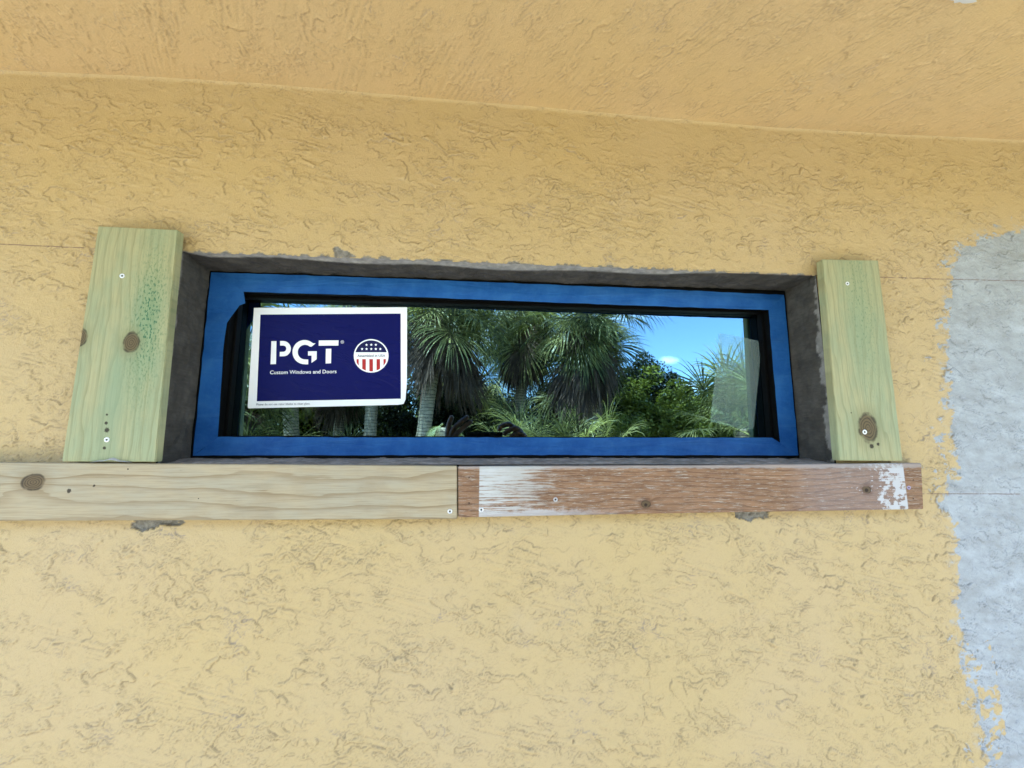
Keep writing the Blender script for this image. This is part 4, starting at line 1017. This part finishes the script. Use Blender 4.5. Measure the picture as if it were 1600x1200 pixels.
# ------------------------------------------------------------------ the photographer, mirrored in the glass
person = empty('person', (0.04, -1.16, 0.0))
tag(person, 'person in a grey shirt holding a phone up with both hands, mirrored in the glass', 'person')
SKIN = mat('skin', lambda nt, p, oc, out: (nt.set(p.inputs['Base Color'], nt.ramp(nt.noise(oc, 40, 3), [(0.3, (0.13, 0.062, 0.042)), (0.7, (0.19, 0.095, 0.065))])), p.inputs['Roughness'].__setattr__('default_value', 0.5)))
SHIRT = flat('grey_shirt', (0.10, 0.11, 0.13), 0.9); JEANS = flat('blue_jeans', (0.03, 0.045, 0.09), 0.9); HAIR = flat('dark_hair', (0.02, 0.014, 0.01), 0.6); SHOE = flat('shoe', (0.03, 0.03, 0.03), 0.6)
PB = Vector((0.04, -1.16, 0.0))
def skin_obj(name, chains, material, sub=2):
    """chains: list of lists of (point, radius); a point equal to an earlier one is shared"""
    V = []; Rr = []; Ed = []; roots = []; key = {}
    for ch in chains:
        prev = None; fresh = True
        for (p, r) in ch:
            k = tuple(round(q, 4) for q in p)
            if k in key: i = key[k]; fresh = False if prev is None else fresh
            else: i = len(V); key[k] = i; V.append(Vector(p) - PB); Rr.append(r)
            if prev is not None: Ed.append((prev, i))
            elif k in key and i == len(V) - 1: roots.append(i)
            prev = i
    me = bpy.data.meshes.new(name); me.from_pydata(V, Ed, []); me.update()
    o = mesh_obj(name, me, material, person)
    md = o.modifiers.new('Skin', 'SKIN'); md.use_smooth_shade = True
    Rr = [r * 1.25 if isinstance(r, float) and r < 0.0131 else r for r in Rr]
    sv = me.skin_vertices[0].data
    for i, r in enumerate(Rr):
        sv[i].radius = (r, r) if not isinstance(r, tuple) else r; sv[i].use_root = i in roots
    s = o.modifiers.new('Subdivision', 'SUBSURF'); s.levels = sub; s.render_levels = sub
    return o
cy = -D
P = lambda x, y, z: (x, cy + y, CZ + z)        # relative to the lens
hipz, chz = -1.10, -0.75
Bx = 0.04
body = [
    [(P(Bx, -0.37, -1.10), 0.14), (P(Bx, -0.37, -0.92), 0.125), (P(Bx, -0.37, -0.72), 0.15), (P(Bx, -0.37, -0.60), 0.11), (P(Bx, -0.36, -0.53), 0.058), (P(Bx, -0.35, -0.47), 0.062), (P(Bx, -0.33, -0.40), 0.092), (P(Bx, -0.335, -0.31), 0.082)],
    [(P(Bx, -0.37, -0.60), 0.11), (P(Bx - 0.18, -0.36, -0.59), 0.06), (P(Bx - 0.30, -0.24, -0.36), 0.046), (P(Bx - 0.22, -0.12, -0.17), 0.038), (P(-0.125, -0.055, -0.045), 0.027), (P(-0.105, -0.035, 0.0), 0.034)],
    [(P(Bx, -0.37, -0.60), 0.11), (P(Bx + 0.18, -0.36, -0.59), 0.06), (P(Bx + 0.30, -0.24, -0.36), 0.046), (P(Bx + 0.24, -0.12, -0.17), 0.038), (P(0.215, -0.055, -0.06), 0.027), (P(0.175, -0.035, 0.0), 0.036)],
    [(P(Bx, -0.37, -1.10), 0.14), (P(Bx - 0.10, -0.37, -1.20), 0.095), (P(Bx - 0.11, -0.36, -1.56), 0.062), (P(Bx - 0.11, -0.38, -1.95), 0.042), (P(Bx - 0.11, -0.30, -2.01), 0.035)],
    [(P(Bx, -0.37, -1.10), 0.14), (P(Bx + 0.10, -0.37, -1.20), 0.095), (P(Bx + 0.11, -0.36, -1.56), 0.062), (P(Bx + 0.11, -0.38, -1.95), 0.042), (P(Bx + 0.11, -0.30, -2.01), 0.035)],
]
# left hand: thumb up, two fingers spread along the phone, two curled below
body += [
    [(P(-0.104, -0.034, 0.004), 0.022), (P(-0.112, -0.030, 0.045), 0.012), (P(-0.108, -0.024, 0.085), 0.010), (P(-0.095, -0.018, 0.120), 0.008)],
    [(P(-0.101, -0.030, 0.012), 0.020), (P(-0.090, -0.014, 0.062), 0.0105), (P(-0.060, -0.010, 0.090), 0.009), (P(-0.026, -0.012, 0.117), 0.0075)],
    [(P(-0.100, -0.028, 0.003), 0.020), (P(-0.078, -0.010, 0.040), 0.0105), (P(-0.048, -0.008, 0.068), 0.009), (P(-0.010, -0.012, 0.098), 0.0075)],
    [(P(-0.102, -0.028, -0.006), 0.019), (P(-0.080, -0.008, 0.014), 0.010), (P(-0.062, -0.006, 0.022), 0.0085), (P(-0.045, -0.010, 0.030), 0.007)],
    [(P(-0.105, -0.028, -0.016), 0.018), (P(-0.085, -0.010, -0.014), 0.009), (P(-0.066, -0.008, -0.010), 0.0075), (P(-0.05, -0.012, -0.006), 0.006)],
]
# right hand: fingers curled over the top edge of the phone, thumb behind
body += [
    [(P(0.176, -0.034, 0.006), 0.024), (P(0.175, -0.022, 0.058), 0.0125), (P(0.142, -0.012, 0.086), 0.010), (P(0.108, -0.014, 0.074), 0.009), (P(0.098, -0.018, 0.052), 0.008)],
    [(P(0.180, -0.034, 0.000), 0.024), (P(0.198, -0.020, 0.048), 0.012), (P(0.168, -0.006, 0.070), 0.010), (P(0.132, -0.004, 0.052), 0.009), (P(0.118, -0.008, 0.036), 0.008)],
    [(P(0.183, -0.032, -0.006), 0.022), (P(0.214, -0.020, 0.032), 0.0115), (P(0.186, -0.004, 0.050), 0.0095), (P(0.150, -0.002, 0.030), 0.0085), (P(0.138, -0.006, 0.016), 0.0075)],
    [(P(0.186, -0.032, -0.014), 0.020), (P(0.220, -0.022, 0.012), 0.0105), (P(0.196, -0.006, 0.026), 0.0085), (P(0.168, -0.004, 0.010), 0.0075), (P(0.158, -0.008, 0.0), 0.0065)],
    [(P(0.170, -0.040, -0.010), 0.020), (P(0.150, -0.040, 0.010), 0.012), (P(0.125, -0.030, 0.020), 0.010), (P(0.100, -0.024, 0.022), 0.008)],
]
skin_obj('body', body, SKIN)
skin_obj('shirt', [
    [(P(Bx, -0.37, -1.17), 0.178), (P(Bx, -0.37, -1.06), 0.170), (P(Bx, -0.37, -0.92), 0.156), (P(Bx, -0.37, -0.72), 0.17), (P(Bx, -0.37, -0.60), 0.125), (P(Bx, -0.365, -0.56), 0.075)],
    [(P(Bx, -0.37, -0.60), 0.125), (P(Bx - 0.18, -0.36, -0.59), 0.078), (P(Bx - 0.245, -0.30, -0.465), 0.070)],
    [(P(Bx, -0.37, -0.60), 0.125), (P(Bx + 0.18, -0.36, -0.59), 0.078), (P(Bx + 0.245, -0.30, -0.465), 0.070)]], SHIRT)
skin_obj('trousers', [
    [(P(Bx, -0.37, -0.98), 0.142), (P(Bx, -0.37, -1.07), 0.152), (P(Bx, -0.37, -1.16), 0.158)],
    [(P(Bx, -0.37, -1.16), 0.158), (P(Bx - 0.10, -0.37, -1.26), 0.105), (P(Bx - 0.11, -0.36, -1.56), 0.078), (P(Bx - 0.11, -0.38, -1.90), 0.062)],
    [(P(Bx, -0.37, -1.16), 0.158), (P(Bx + 0.10, -0.37, -1.26), 0.105), (P(Bx + 0.11, -0.36, -1.56), 0.078), (P(Bx + 0.11, -0.38, -1.90), 0.062)]], JEANS)
skin_obj('hair', [[(P(Bx, -0.365, -0.40), 0.085), (P(Bx, -0.36, -0.33), 0.094), (P(Bx, -0.345, -0.285), 0.075)]], HAIR)
for s in (-1, 1):
    skin_obj('shoe', [[(P(Bx + s * 0.11, -0.40, -1.955), 0.045), (P(Bx + s * 0.11, -0.32, -1.955), 0.045), (P(Bx + s * 0.11, -0.22, -1.965), 0.036)]], SHOE)
# phone, its back turned to the window, lens at the camera's place
ph = empty('phone', (0, cy, CZ)); ph.rotation_euler = cam.matrix_world.to_euler()
tag(ph, 'dark phone held up between two hands, mirrored in the glass', 'phone')
bm = bmesh.new(); bm_box(bm, -0.033, 0.118, -0.0265, 0.052, 0.006, 0.0145)
bmesh.ops.bevel(bm, geom=bm.edges[:], offset=0.0022, segments=3, affect='EDGES')
bo = bm_obj('phone_body', bm, flat('phone_shell', (0.012, 0.012, 0.014), 0.3)); bo.parent = ph
bm = bmesh.new(); bm_box(bm, -0.030, 0.008, -0.024, 0.014, 0.0042, 0.0058); cb = bm_obj('camera_bump', bm, flat('phone_camera', (0.02, 0.02, 0.022), 0.25)); cb.parent = ph
for lx, ly in ((-0.02, 0.004), (-0.011, -0.014)):
    bm = bmesh.new(); bmesh.ops.create_cone(bm, segments=24, radius1=0.0065, radius2=0.0065, depth=0.001, cap_ends=True, matrix=Matrix.Translation((lx, ly, 0.0036)))
    le = bm_obj('lens', bm, flat('lens_glass', (0.005, 0.005, 0.01), 0.05)); le.parent = ph
